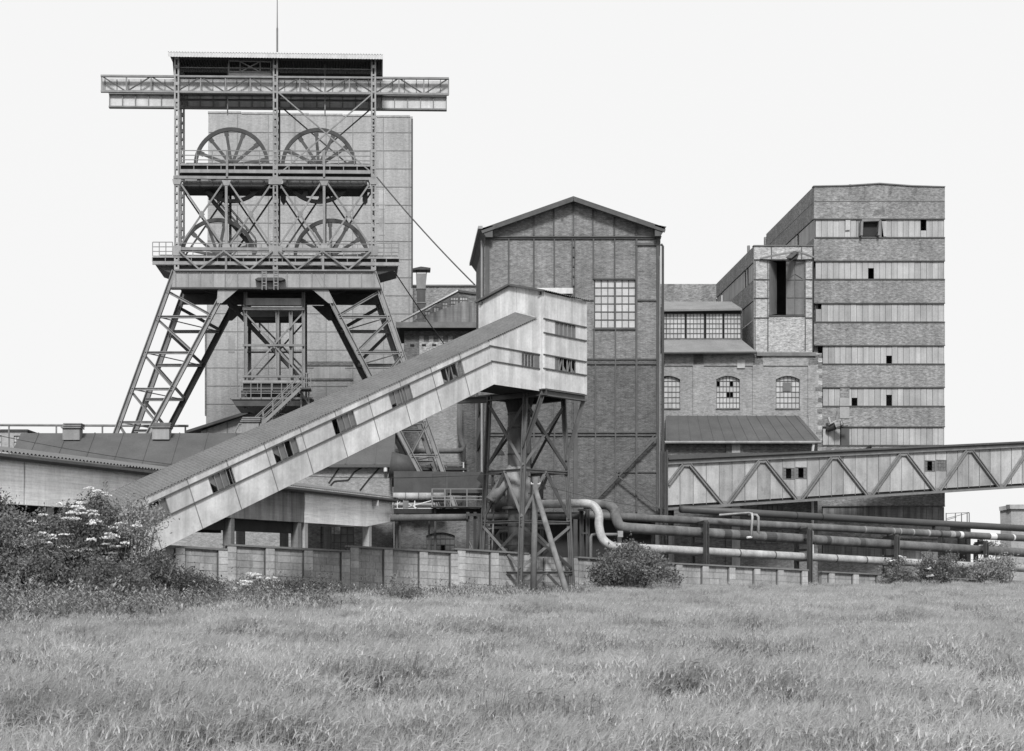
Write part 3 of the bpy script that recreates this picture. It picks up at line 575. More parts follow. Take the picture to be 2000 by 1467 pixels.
for bi, (ya, yb) in enumerate(YB):
    x_start = 1593 if bi < 3 else 1607; n = round((1843.5-x_start)/11.28)
    for k in range(n):
        x0 = x_start+(1843.5-x_start)*k/n+.35; x1 = x_start+(1843.5-x_start)*(k+1)/n-.35; y0, y1 = ya+2.2, yb-1.2; s_ = missp.get((bi, k))
        if s_ == 'no' : continue
        if s_ == 'half': y1 = y0+(y1-y0)*.38
        if s_ == 'low': y1 = y0+(y1-y0)*.55
        if s_ == 'top': y0 = y0+(y1-y0)*.3
        if s_ == 'mid': y0 = y0+(y1-y0)*.62
        dk = 'panel' if bi < 6 else 'conc_d'
        O('cladding_panel', MB().rect(MN, x0, y0+random.uniform(0, .7), x1, y1, -.06+random.uniform(-.015, .015), .03), M[dk], wb)
        if s_ == 'tilt': O('loose_panel', MB().slab(MN, [(x0+1, yb-14), (x1-.5, yb-15), (x1, ya+3), (x0+1.5, ya+3)], .06, .03), M['panel_b'], wb)
    O('band_rail', MB().rect(MN, 1591, ya-.4, 1846, ya+1.5, .07, .2), M['frame'], wb); O('band_rail', MB().rect(MN, 1591, yb-.9, 1846, yb+.9, .07, .2), M['frame'], wb)
    for k in range(0, n+1):
        x = x_start+(1843.5-x_start)*k/n; O('mullion', MB().rect(MN, x-.5, ya+1, x+.5, yb-1, -.1, .06), M['frame'], wb)
hbx = O('hoist_hatch', MB().slab(MN, [(1676, 463), (1722, 463), (1722, 427.5), (1676, 427.5)], -.04, .03), M['steel'], wb)
O('hatch_mouth', MB().slab(MN, [(1684.5, 461), (1712, 461), (1714.5, 432), (1685, 431)], .02, .04), M['near_black'], hbx)
for a_ in ((1681, 461, 1682, 434), (1715, 461, 1717, 431), (1682, 432, 1717, 431)): O('hatch_lip', MB().bar(MN.p(a_[0], a_[1], .2), MN.p(a_[2], a_[3], .2), .18, .5, MN.n), M['steel'], hbx)
O('hatch_hook', MB().bar(MN.p(1713, 454, .3), MN.p(1718, 449, .3), .1, .1), M['near_black'], hbx); O('curled_sheet', MB().slab(MN, [(1726, 462), (1731.5, 462), (1731.5, 432), (1722.5, 432), (1723, 440)], .05, .03), M['panel_b'], wb)
O('steel_door', MB().rect(MN, 1640.5, 777, 1659, 817, .05, .08), M['panel'], wb); O('door_head', MB().rect(MN, 1641, 758, 1659, 777, .03, .06), M['brick_r'], wb); O('door_recess', MB().rect(MN, 1643, 818, 1659, 870, -.02, .05), M['frame'], wb)
for x, y, w_, h_ in ((1716, 415, 24, 12), (1708, 580, 5, 3), (1652, 645, 4, 3), (1697, 818, 8, 3), (1660, 372, 6, 24), (1690, 375, 5, 20), (1740, 372, 5, 16), (1788, 374, 5, 18)): O('brick_patch', MB().slab(MN, [(x-w_/2, y+h_/2), (x+w_/2, y+h_*.3), (x+w_/2, y-h_/2), (x-w_*.3, y-h_/2)], .012, .03), M['brick_d'], wb)
e0, e1 = MN.p(1845.5, 364), MN.p(1845.5, gym); rv = Vector((.03, 1, 0))*17
O('right_wall', MB().prism([e0, e1, e1+rv, e0+rv], [v-Vector((.4, 0, 0)) for v in (e0, e1, e1+rv, e0+rv)]).v and MB().prism([e0+Vector((0, .4, 0)), e1+Vector((0, .4, 0)), e1+rv, e0+rv], [v-Vector((.4, 0, 0)) for v in (e0+Vector((0, .4, 0)), e1+Vector((0, .4, 0)), e1+rv, e0+rv)]), M['brick_r'], wb)
b0, b1 = MN.p(1590, 366)+rv, MN.p(1845, 366)+rv; O('rear_wall', MB().prism([b0, b1, g0(b1), g0(b0)], [v+Vector((0, .3, 0)) for v in (b0, b1, g0(b1), g0(b0))]), M['brick_r'], wb)
r0, r1 = MN.p(1591, 366, -.42), MN.p(1844, 366, -.42); O('roof', MB().prism([r0, r1, r1+rv*.97, r0+rv*.97], [v-Vector((0, 0, .3)) for v in (r0, r1, r1+rv*.97, r0+rv*.97)]), M['felt'], wb)
# flank of the washery, brick over a strip of cladding
def flank(par, pl0, x, o0, runs, y_top, length, mwall, name='flank_wall'):
    """runs: (ytop,ybot,kind) rows measured at the corner column x"""
    c = pl0.p(x, y_top, o0)
    for ya, yb, kd in runs:
        a = pl0.p(x, ya, o0); b = pl0.p(x, yb, o0); dv = Vector((.03, 1, 0)); t = Vector((.3, 0, 0))
        if kd == 'b': O(name, MB().prism([a, b, b+dv*length, a+dv*length], [v+t for v in (a, b, b+dv*length, a+dv*length)]), M[mwall], par)
        else:
            k = 0.0
            while k < length-.2:
                wd = .46
                if not (random.random() < .06):
                    p0, p1 = a+dv*k+Vector((.05, 0, -.04)), b+dv*k+Vector((.05, 0, .04)); O('cladding_panel', MB().prism([p0, p1, p1+dv*(wd-.03), p0+dv*(wd-.03)], [v+Vector((.04, 0, 0)) for v in (p0, p1, p1+dv*(wd-.03), p0+dv*(wd-.03))]), M['panel'], par)
                k += wd
flank(wb, MN, 1590.2, -.4, [(363, 393, 'b'), (394, 426, 'b'), (427, 464, 'p'), (464, 700, 'b')], 363, 16.5, 'brick_r')
# annex with the hoist door
ax_ = T('hoist_annex', 'light brick annex with a tall dark loading door and hoist beam', 'building', g0(P(1530, 900, 118)))
O('front_wall', grid_wall(AN, 1473, 480, 1588.3, 694, [(1502.5, 508, 1571.5, 616)], 0, .35), M['brick_a'], ax_)
O('coping', MB().rect(AN, 1472, 478.5, 1589, 480.3, .1, .5), M['cope'], ax_)
for x, ya, yb in ((1475, 508, 688), (1500, 508, 686), (1573, 508, 686), (1587.5, 480, 690), (1507, 481, 507), (1566, 481, 507)): O('frame_post', MB().rect(AN, x-.8, ya, x+.8, yb, .06, .1), M['frame'], ax_)
for y in (507, 545.5, 582, 620.5):
    for xa, xb in ((1473, 1502), (1573, 1588)): O('frame_rail', MB().rect(AN, xa, y-.8, xb, y+.8, .07, .1), M['frame'], ax_)
O('frame_rail', MB().rect(AN, 1473, 506, 1588, 508, .08, .1), M['frame'], ax_); O('frame_rail', MB().rect(AN, 1502, 615.5, 1572, 617.5, .08, .1), M['frame'], ax_)
dl = O('door_leaf', MB().prism([AN.p(1503.5, 615, 0), AN.p(1516, 613, -1.2), AN.p(1516, 513, -1.2), AN.p(1503.5, 509, 0)], [v+Vector((.06, .03, 0)) for v in (AN.p(1503.5, 615, 0), AN.p(1516, 613, -1.2), AN.p(1516, 513, -1.2), AN.p(1503.5, 509, 0))]), M['wood_d'], ax_)
for xa, xb in ((1535.5, 1552), (1552.6, 1570.5)):
    d2 = O('door_leaf', MB().rect(AN, xa, 509.5, xb, 614.5, -.05, .08), M['wood_d'], ax_)
    for y in (545, 580): O('ledge_rail', MB().rect(AN, xa+1, y, xb-1, y+1.6, 0, .05), M['wood_d'], d2)
    O('brace', MB().bar(AN.p(xa+1, 545 if xa < 1540 else 535, -.02), AN.p(xb-1, 535 if xa < 1540 else 545, -.02), .06, .05), M['wood_d'], d2)
O('hoist_beam', MB().ibeam(AN.p(1556, 493, -.2), AN.p(1540, 507, 2.4), .3, .45, Vector((1, 0, 0))), M['steel_d'], ax_)
for a_ in ((1484, 505, 1548, 492), (1592, 503, 1556, 491)): O('hoist_stay', MB().bar(AN.p(a_[0], a_[1], .15), AN.p(a_[2], a_[3], .9), .12, .12), M['steel'], ax_)
O('door_interior', MB().rect(AN, 1490, 500, 1580, 625, -4, .2), M['near_black'], ax_); O('inner_floor', MB().rect(AN, 1490, 618, 1580, 622, -.4, 3.5), M['near_black'], ax_)
flank(ax_, AN, 1473, -.36, [(480, 510, 'b'), (511, 546, 'p'), (547, 585, 'b'), (586, 623, 'p'), (624, 690, 'b')], 480, 15.5, 'brick_r')
ra0, ra1 = AN.p(1474, 484, -.36), AN.p(1588, 484, -.36); dv = Vector((.03, 1, 0))*15.3; O('roof', MB().prism([ra0, ra1, ra1+dv, ra0+dv], [v-Vector((0, 0, .3)) for v in (ra0, ra1, ra1+dv, ra0+dv)]), M['felt'], ax_)
rw = AN.p(1473, 480, -.36)+dv; O('rear_wing', MB().prism([rw, rw+Vector((-6.2, 0, 0)), g0(rw)+Vector((-6.2, 0, 0)), g0(rw)], [v+Vector((0, .4, 0)) for v in (rw, rw+Vector((-6.2, 0, 0)), g0(rw)+Vector((-6.2, 0, 0)), g0(rw))]), M['brick_r'], ax_)
O('roof_vent', MB().tube([AN.p(1462, 500, -3), AN.p(1462, 480, -3)], .12, 8), M['steel'], ax_)
# arcade building with segmental windows
ar = T('arcade_building', 'brick building with round-topped multi-pane windows set in recessed panels', 'building', g0(P(1450, 900, 114)))
WN = [(1282, 1328.3), (1399, 1445), (1515.5, 1562)]
O('front_wall', grid_wall(A0, 1296, 690, 1605, gy(A0, 1450), [(1297, 734, 1328.3, 798)]+[(a, 734, b, 798) for a, b in WN[1:]], 0, .45), M['brick_p'], ar)
for a, b in WN:
    xs = np.linspace(max(a, 1296), b, 9); tp = lambda x: 734+7*((x-(a+b)/2)/((b-a)/2))**2
    for x0, x1 in zip(xs, xs[1:]): O('arch_voussoir', MB().slab(A0, [(x0, tp(x0)), (x1, tp(x1)), (x1, 732), (x0, 732)], .03, .4), M['brick_p'], ar)
window(ar, A0, 1297, 734, 1328, 797.5, 4, 6, -.22, arch=5, bar=.04); window(ar, A0, 1399.3, 734, 1444.7, 797.5, 7, 6, -.22, miss={(0, 1), (3, 3), (4, 3), (4, 1)}, arch=7, bar=.04); window(ar, A0, 1515.8, 734, 1561.7, 797.5, 6, 6, -.22, arch=7, bar=.04)
O('window_vent', MB().rect(A0, 1529, 747, 1545, 764, -.15, .03), M['glass_d'], ar)
O('window_backing', MB().rect(A0, 1297, 730, 1600, 800, -3, .2), M['near_black'], ar)
for a, b in WN: O('window_sill', MB().rect(A0, max(a-1, 1297), 797.5, b+1, 799.5, .08, .2), M['brick_d'], ar)
for x0, x1 in ((1298, 1354), (1374, 1471), (1490, 1579)):     # raised surround of the recessed panels
    O('panel_edge', MB().rect(A0, x0, 712.3, x1, 714.3, .09, .1), M['brick_p'], ar)
    for x in (x0, x1):
        if x > 1300: O('panel_edge', MB().rect(A0, x-.8, 714.3, x+.8, 815, .09, .1), M['brick_p'], ar)
for xa, xb in ((1354, 1374), (1471, 1490), (1579, 1605)): O('pilaster', MB().rect(A0, xa, 692, xb, gy(A0, xa), .085, .1), M['brick_p'], ar)
O('upper_band', MB().rect(A0, 1298, 692, 1605, 712.3, .085, .1), M['brick_p'], ar); O('pale_patch', MB().rect(A0, 1440, 703, 1455, 719, .11, .05), M['panel_b'], ar); O('string_course', MB().rect(A0, 1478, 688, 1594, 695, .25, .6), M['cope'], ar)
for k in range(16): O('quoin_patch', MB().rect(A0, 1597+random.uniform(-5, 3), 700+k*11, 1606, 705+k*11+random.uniform(0, 4), .1, .05), M['brick_d'] if k % 2 else M['brick_a'], ar)
# its roof, clerestory and upper roof
def shp(pts): return [P(*p_) for p_ in pts]
def plate(par, name, pts, m, th=.15):
    a = shp(pts); O(name, MB().prism(a, [v-Vector((0, 0, th)) for v in a]), M[m], par)
plate(ar, 'lower_roof', [(1296, 688, 109.9), (1478, 687, 109.9), (1449, 664, 113.2), (1296, 664, 113.2)], 'felt_l')
O('gutter', MB().tube([P(1296, 690, 109.8), P(1478, 689, 109.8)], .1, 8), M['steel_d'], ar)
CL = Pl(1370, 113.4); O('clerestory_wall', MB().rect(CL, 1296, 607, 1449, 612, 0, .3), M['near_black'], ar); O('clerestory_wall', MB().rect(CL, 1296, 661.5, 1449, 668, 0, .3), M['brick_d'], ar)
for x0, x1 in ((1297, 1301), (1301.5, 1337.5), (1341, 1375), (1379, 1411), (1414.5, 1446.5)): window(ar, CL, x0, 613, x1, 661, max(1, round((x1-x0)/6.6)), 5, -.05, bar=.045)
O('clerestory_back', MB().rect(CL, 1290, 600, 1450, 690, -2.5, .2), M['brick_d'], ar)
plate(ar, 'upper_roof', [(1296, 604.5, 113.0), (1449, 602.5, 113.0), (1428, 589, 116), (1296, 589, 116)], 'felt_l'); O('upper_fascia', MB().slab(Pl(1370, 113.1), [(1296, 609), (1448, 607), (1448, 603), (1296, 605)], 0, .2), M['frame'], ar)
# lean-to in front
lt = T('lean_to', 'brick lean-to with dark felt roof in front of the arcade windows', 'shed', g0(P(1450, 900, 108)))
plate(lt, 'roof', [(1300, 861, 105.6), (1603, 861, 105.6), (1560, 812, 110.3), (1300, 812, 110.3)], 'felt')
for k in range(14): a = P(1306+k*22.3, 861, 105.6); b = P(1306+k*19, 812, 110.3); O('felt_seam', MB().bar(a+Vector((0, 0, .02)), b+Vector((0, 0, .02)), .08, .03, Vector((0, -.5, .8))), M['felt'], lt)
O('gutter', MB().tube([P(1298, 864, 105.5), P(1604, 864, 105.5)], .11, 8), M['steel_l'], lt); LT = Pl(1450, 106.2)
O('wall', MB().rect(LT, 1300, 866, 1597, gy(LT, 1450), 0, .4), M['brick_d'], lt); O('side_wall', MB().rect(LT, 1590, 866, 1597, gy(LT, 1450), -.42, 3.9), M['brick_d'], lt)
for x0, x1 in ((1305, 1421), (1450, 1562)):
    O('recess_edge', MB().rect(LT, x0, 876, x1, 878, .06, .08), M['brick_d'], lt)
O('pilaster', MB().rect(LT, 1429.5, 867, 1446, gy(LT, 1440), .2, .3), M['conc_p'], lt); O('pilaster', MB().rect(LT, 1418, 867, 1429, gy(LT, 1420), .1, .2), M['brick_d'], lt); O('pilaster', MB().rect(LT, 1447, 867, 1452, gy(LT, 1450), .1, .2), M['brick_d'], lt)
O('downpipe', MB().tube([P(1589, 865, 105.6), P(1587, 884, 105.8), P(1587, 1085, 105.9)], .1, 8), M['paint'], lt); window(lt, LT, 1480, 987, 1528, 997, 5, 1, .05, 'glass_d'); window(lt, LT, 1476, 1035, 1528, 1062, 5, 2, .05, 'glass_d')
bp = T('broken_pipe_stub', 'broken pipe cluster with ragged bright ends sticking out of the washery wall', 'pipe', MN.p(1632, 850, .4))
O('thick_pipe', MB().tube([MN.p(1617, 838, .1), MN.p(1645, 828, 1.0)], .26, 12), M['pipe_d'], bp); O('torn_collar', MB().tube([MN.p(1632, 832, .8), MN.p(1646, 827, 1.0)], [.3, .2], 9), M['lag'], bp)
O('bent_pipe', MB().tube([MN.p(1618, 815, .5), MN.p(1622, 828, .6), MN.p(1634, 822, .7), MN.p(1637, 804, .8)], .12, 8), M['lag'], bp); O('end_pipe', MB().tube([MN.p(1645, 832, .8), MN.p(1656, 830, .9)], .1, 8), M['steel'], bp)
rs = T('roof_spout', 'short dark overflow pipe leaning out above the conveyor bridge roof', 'pipe', MN.p(1692, 880, .5)); O('pipe', MB().tube([MN.p(1689, 880, .3), MN.p(1702, 871, .7)], .13, 8), M['near_black'], rs)

# ================================================================== inclined conveyor gallery and its head house
GA = Pl(1056, 71.3, .957, 1)
th = math.atan(.411); us, uh = math.cos(th), math.sin(th)
s0, h0 = -3.75, 11.17                                # lower kink of the gallery, slope runs down to the left
def gp(a, b): return (s0+us*a-uh*b, h0+uh*a+us*b)    # a along the slope (negative downhill), b square to it
gal = T('conveyor_gallery', 'long pale sheet-clad conveyor gallery climbing up to the head house', 'conveyor', g0(GA.at(-14, 0, -1)))
WID = 2.5; rows = (0, 1.1, 1.84, 2.16); tilt = .105
aj = [-(s0-s_)/us for s_ in (-5.56, -7.63, -9.74, -11.83, -13.87, -15.93, -17.95, -19.95, -21.97, -24.0, -26.1)]
wins = []
for xa, xb, yl in ((274, 327, 1008), (410, 455, 945), (534, 580, 886), (650, 692, 832), (761, 802, 778), (862, 901, 732)):
    sa, sb = GA.sh(xa+3, yl)[0], GA.sh(xb+3, yl)[0]; wins.append(((sa-s0)/us+.55, (sb-s0)/us+.55))
kx = lambda b: b*math.tan(th/2)                       # mitre at the kink
def seg(a0, a1, b0, b1, nm='cladding_sheet', m='clad', o=0, t=.04, par=gal, mit=False):
    g_ = .012
    pts = [gp(a0+g_, b0), gp(a1-g_+(kx(b0) if mit else 0), b0), gp(a1-g_+(kx(b1) if mit else 0), b1), gp(a0+g_, b1)]
    return O(nm, MB().sq(GA, pts, o, t), M[m], par)
ends = [0]+aj
for k in range(len(ends)-1):
    a1, a0 = ends[k], ends[k+1]; mit = k == 0
    seg(a0, a1, rows[0], rows[1]-.03, mit=mit); seg(a0, a1, rows[2]+.03, rows[3], mit=mit)
    cuts = [(a0, a1)]
    for wa, wb_ in wins:
        nc = []
        for c0, c1 in cuts:
            if wb_ <= c0 or wa >= c1: nc.append((c0, c1)); continue
            if wa > c0+.08: nc.append((c0, wa))
            if wb_ < c1-.08: nc.append((wb_, c1))
        cuts = nc
    for c0, c1 in cuts: seg(c0, c1, rows[1]+.03, rows[2]-.03, mit=mit and c1 == a1)
    O('sheet_joint', MB().sq(GA, [gp(a0-.02, 0), gp(a0+.02, 0), gp(a0+.02, 2.15), gp(a0-.02, 2.15)], .012, .03), M['steel'], gal)
for r_ in (rows[1], rows[2]): O('cover_rail', MB().sq(GA, [gp(aj[-1], r_-.028), gp(kx(r_), r_-.028), gp(kx(r_), r_+.028), gp(aj[-1], r_+.028)], .05, .08), M['rail'], gal)
brk = [{2}, {0, 4}, {1, 3}, {0}, {0}, {0, 1, 2, 3}]; brk[0] = set()
for wi, (wa, wb_) in enumerate(wins):
    m_ = MB(); n = 4
    for i in range(n+1): a = wa+(wb_-wa)*i/n; m_.bar(GA.at(*gp(a, rows[1]+.03), -.03), GA.at(*gp(a, rows[2]-.03), -.03), .035, .05, GA.n)
    fr = O('window', m_, M['steel_l'], gal)
    for i in range(n):
        a0, a1 = wa+(wb_-wa)*i/n+.02, wa+(wb_-wa)*(i+1)/n-.02; b0, b1 = rows[1]+.04, rows[2]-.04; zs = [(a0, b0), (a1, b0), (a1, b1), (a0, b1)]
        if wi == 5: zs = [(a0, b0), (a0+.1, b0), (a1, b1), (a1-.08, b1)] if i % 2 else [(a0, b0), (a1, b0), (a0+.05, b0+.2)]
        elif wi in (1, 2) and i == 0: zs = [(a0, b0+.45), (a1, b0+.15), (a1, b1), (a0, b1)]
        elif (wi, i) in ((1, 3), (2, 2), (3, 0)): continue
        elif (wi, i) == (4, 0): zs = [(a0, b0+.12), (a1, b0+.12), (a1, b1), (a0, b1)]
        elif (wi, i) == (0, 2): zs = [(a0, b0), (a1, b0), (a1, b1-.15), (a0+.1, b1-.2), (a0, b1)]
        O('pane', MB().sq(GA, [gp(*z_) for z_ in zs], -.05, .012), M['glass_d'], fr)
# floor, far side and roof
def gq(a, b, o): return GA.at(*gp(a, b), o)
aE = aj[-1]
O('floor', MB().prism([gq(aE, .03, -.05), gq(0, .03, -.05), gq(0, .03, -WID), gq(aE, .03, -WID)], [gq(aE, .1, -.05), gq(.02, .1, -.05), gq(.02, .1, -WID), gq(aE, .1, -WID)]), M['steel_d'], gal)
O('far_side', MB().sq(GA, [gp(aE, 0), gp(.4, 0), gp(.4, 2.14), gp(aE, 2.14)], -WID, .04), M['clad'], gal)
e_a, e_b = GA.at(*gp(aE, 2.17), .06), GA.at(-.36, 15.0, .06)
e_b = GA.at(*gp((-.36-s0+uh*2.17)/us, 2.17), .06); rd = Vector((0, 0, .46))-GA.n*(WID/2+.14)
O('roof', MB().corr(e_a, e_b, e_b+rd, e_a+rd, .172, .03), M['corr'], gal); fa = Vector((0, 0, -.0))-GA.n*(WID+.28)
O('far_roof', MB().corr(e_a+fa, e_b+fa, e_b+rd, e_a+rd, .172, .03), M['corr'], gal)
O('eaves_plate', MB().bar(e_a-GA.n*.12-Vector((0, 0, .06)), e_b-GA.n*.12-Vector((0, 0, .06)), .1, .06, GA.n), M['rail'], gal)
# level end of the gallery
kb = lambda b: s0-uh*0-b*math.tan(th/2)
hz = [h0, 12.31, 13.05]
def lev(pts, nm='cladding_sheet', m='clad', o=0, t=.04): return O(nm, MB().sq(GA, pts, o, t), M[m], gal)
eave_h = lambda s_: e_a.z+(s_-GA.sh(0, 0)[0]*0-gp(aE, 2.17)[0])*math.tan(th)
kk = lambda h: s0-(h-h0)*math.tan(th/2)
g1 = GA.sh(1019, 740)[0]
lev([(kk(h0), h0), (g1-.01, h0), (g1-.01, hz[1]-.03), (kk(hz[1]-.03)+.01, hz[1]-.03)]); lev([(g1+.01, h0), (-.02, h0), (-.02, hz[1]-.03), (g1+.01, hz[1]-.03)])
wA, wB = GA.sh(1019, 705)[0], GA.sh(1043, 705)[0]
lev([(kk(hz[1]+.03)+.01, hz[1]+.03), (wA, hz[1]+.03), (wA, hz[2]-.03), (kk(hz[2]-.03)+.01, hz[2]-.03)])
lev([(wB+.02, hz[1]+.03), (-.02, hz[1]+.03), (-.02, hz[2]-.03), (wB+.02, hz[2]-.03)], m='glass_d')
sv = [kk(hz[2]+.03)+.01, GA.sh(983, 690)[0], GA.sh(1010, 690)[0], GA.sh(1040, 690)[0], -.02]
for a, b in zip(sv, sv[1:]): lev([(a+.01, hz[2]+.03), (b-.01, hz[2]+.03), (b-.01, eave_h(b)-.06), (a+.01, eave_h(a)-.06)])
for h in hz[1:]: O('cover_rail', MB().sq(GA, [(kk(h), h-.028), (0, h-.028), (0, h+.028), (kk(h), h+.028)], .05, .08), M['rail'], gal)
m_ = MB()
for i in range(5): a = wA+(wB-wA)*i/4; m_.bar(GA.at(a, hz[1]+.03, -.02), GA.at(a, hz[2]-.03, -.02), .03, .05, GA.n)
fr = O('window', m_, M['steel_l'], gal); O('broken_pane', MB().sq(GA, [(wA, hz[1]+.04), (wA+.14, hz[1]+.04), (wA+.02, hz[1]+.45)], -.04, .012), M['glass_d'], fr)
O('floor', MB().prism([GA.at(s0, h0+.02, -.05), GA.at(.1, h0+.02, -.05), GA.at(.1, h0+.02, -WID), GA.at(s0, h0+.02, -WID)], [GA.at(s0, h0+.12, -.05), GA.at(.1, h0+.12, -.05), GA.at(.1, h0+.12, -WID), GA.at(s0, h0+.12, -WID)]), M['near_black'], gal)
O('end_block', MB().sq(GA, [gp(aE, 0), gp(aE+.2, 0), gp(aE+.2, 2.1), gp(aE, 2.1)], -.06, WID-.1), M['conc_p'], gal)
for a_ in (aE+.4, aE+2.4): 
    for o_ in (-.3, -2.2): q = gq(a_, .03, o_); O('trestle_leg', MB().bar(q, g0(q), .2, .2, GA.n), M['steel_d'], gal)

# head house
hh = T('head_house', 'pale sheet-clad conveyor head house with gabled corrugated roof and broken windows', 'building', g0(GA.at(2, 0, -2)))
RF = Pl(1061.5, 71.05, .957, 1); EF = Pl(1061.5, 71.05, 1, -.957)
L1 = RF.sh(1145, 700)[0]; W1 = -EF.sh(936, 600)[0]
hr = [RF.sh(1063, y)[1] for y in (759, 719.7, 692.5, 650, 622.6, 570)]      # bottom .. eaves
x_of = lambda x, y=700: RF.sh(x, y)[0]
def hp(pl, pts, nm='cladding_sheet', m='clad', o=0., t=.04, par=hh): return O(nm, MB().sq(pl, pts, o, t), M[m], par)
def strip(pl, xs, h0_, h1_, skip=()):
    for i, (a, b) in enumerate(zip(xs, xs[1:])):
        if i in skip: continue
        hp(pl, [(a+.01, h0_+.03), (b-.01, h0_+.03), (b-.01, h1_-.03), (a+.01, h1_-.03)])
wx = [x_of(1084), x_of(1124)]
strip(RF, [0, x_of(1066), x_of(1104.5), L1], hr[0]-.0, hr[1]); strip(RF, [0, x_of(1066), wx[0], wx[1], L1], hr[1], hr[2], (2,)); strip(RF, [0, x_of(1066), x_of(1105), x_of(1125), L1], hr[2], hr[3]); strip(RF, [0, x_of(1066), wx[0], wx[1], L1], hr[3], hr[4], (2,)); strip(RF, [0, x_of(1066), x_of(1089), x_of(1117), L1], hr[4], hr[5]+.02)
for h in hr[1:5]: hp(RF, [(-.02, h-.03), (L1, h-.03), (L1, h+.03), (-.02, h+.03)], 'cover_rail', 'rail', .06, .1)
for wi, (ha, hb_) in enumerate(((hr[3], hr[4]), (hr[1], hr[2]))):
    m_ = MB(); n = 5
    for i in range(n+1): a = wx[0]+(wx[1]-wx[0])*i/n; m_.bar(RF.at(a, ha+.03, -.02), RF.at(a, hb_-.03, -.02), .04, .05, RF.n)
    fr = O('window', m_, M['steel_l'], hh)
    for i in range(n):
        a0, a1 = wx[0]+(wx[1]-wx[0])*i/n+.02, wx[0]+(wx[1]-wx[0])*(i+1)/n-.02
        z_ = [(a0, ha+.04), (a1, ha+.04), (a1, hb_-.04), (a0, hb_-.04)]
        if wi == 1 and i > 0: z_ = [(a0, ha+.04), (a0+.12, ha+.04), (a1, hb_-.1), (a1-.1, hb_-.04)] if i % 2 else [(a0, ha+.04), (a1, ha+.04), (a0+.06, ha+.3)]
        O('pane', MB().sq(RF, z_, -.04, .012), M['glass_d'], fr)
# gable end towards the gallery (s runs negative to the left)
pkz = hr[5]+.62
es = [-W1, -W1+.15, -EF.sh(975, 600)[0]*-1, -EF.sh(1009, 600)[0]*-1, -EF.sh(1027, 600)[0]*-1, -.12, 0]
tp = lambda s_: hr[5]+.62*(1-abs(s_+W1/2)/(W1/2))
for a, b in zip(es, es[1:]):
    pts = [(a+.01, hr[0]), (b-.01, hr[0]), (b-.01, tp(b))]+([(-W1/2, tp(-W1/2))] if a < -W1/2 < b else [])+[(a+.01, tp(a))]
    hp(EF, pts)
hp(EF, [(-W1, hr[0]), (-W1+.2, hr[0]), (-W1+.2, tp(-W1+.2)), (-W1, tp(-W1))], 'corner_trim', 'clad', .03, .05); hp(EF, [(-.1, hr[0]), (0, hr[0]), (0, tp(0)), (-.1, tp(0))], 'corner_trim', 'clad', .03, .05)
hp(RF, [(0, hr[0]), (.12, hr[0]), (.12, hr[5]), (0, hr[5])], 'corner_trim', 'clad', .03, .05); hp(RF, [(L1-.1, hr[0]), (L1, hr[0]), (L1, hr[5]), (L1-.1, hr[5])], 'corner_trim', 'clad', .03, .05)
Bc = EF.at(-W1, 0); RF2 = Pl(0, 1, .957, 1); RF2.o = Bc
hp(RF2, [(0, hr[0]), (L1, hr[0]), (L1, hr[5]), (0, hr[5])], 'far_cladding', 'clad', -.0, .05)
EF2 = Pl(0, 1, 1, -.957); EF2.o = RF.at(L1, 0); hp(EF2, [(-W1, hr[0]), (0, hr[0]), (0, hr[5]), (-W1/2, pkz), (-W1, hr[5])], 'rear_cladding', 'clad', -.02, .05)
fo = [RF.at(.05, hr[0]+.02, -.06), RF.at(L1-.05, hr[0]+.02, -.06), RF2.at(L1-.05, hr[0]+.02, .06), RF2.at(.05, hr[0]+.02, .06)]; O('floor', MB().prism(fo, [v+Vector((0, 0, .15)) for v in fo]), M['near_black'], hh)
ov = RF.n*.16; ea = RF.at(-.15, hr[5]+.04)+ov; eb = RF.at(L1+.15, hr[5]+.04)+ov; ra = RF.at(-.15, pkz+.06)-RF.n*(W1/2); rb_ = RF.at(L1+.15, pkz+.06)-RF.n*(W1/2)
O('roof', MB().corr(ea, eb, rb_, ra, .172, .03), M['corr'], hh); fa, fb = RF2.at(-.15, hr[5]+.04)-ov, RF2.at(L1+.15, hr[5]+.04)-ov; O('roof', MB().corr(fa, fb, rb_, ra, .172, .03), M['corr'], hh)
for a, b in ((ea, ra), (fa, ra)): O('verge_strip', MB().bar(a-Vector((0, 0, .03)), b-Vector((0, 0, .03)), .1, .12, EF.n), M['rail'], hh)
for s_ in (-W1+.18, -.2): O('purlin_end', MB().bar(EF.at(s_, tp(s_)-.12, .15), EF.at(s_, tp(s_)-.12, -.1), .12, .14, Vector((0, 0, 1))), M['rail'], hh)
v0 = RF.at(1.2, hr[5]+.3, -.9); O('roof_hatch', MB().box(v0+Vector((0.6, 1.0, .1)), 1.9, 1.4, .3), M['clad'], hh)
fl0 = EF.at(-.62, 0, .06); O('flashing', MB().bar(e_b+rd+EF.n*.03, e_b+EF.n*.03-RF.n*.1, .12, .05, EF.n), M['clad'], hh)
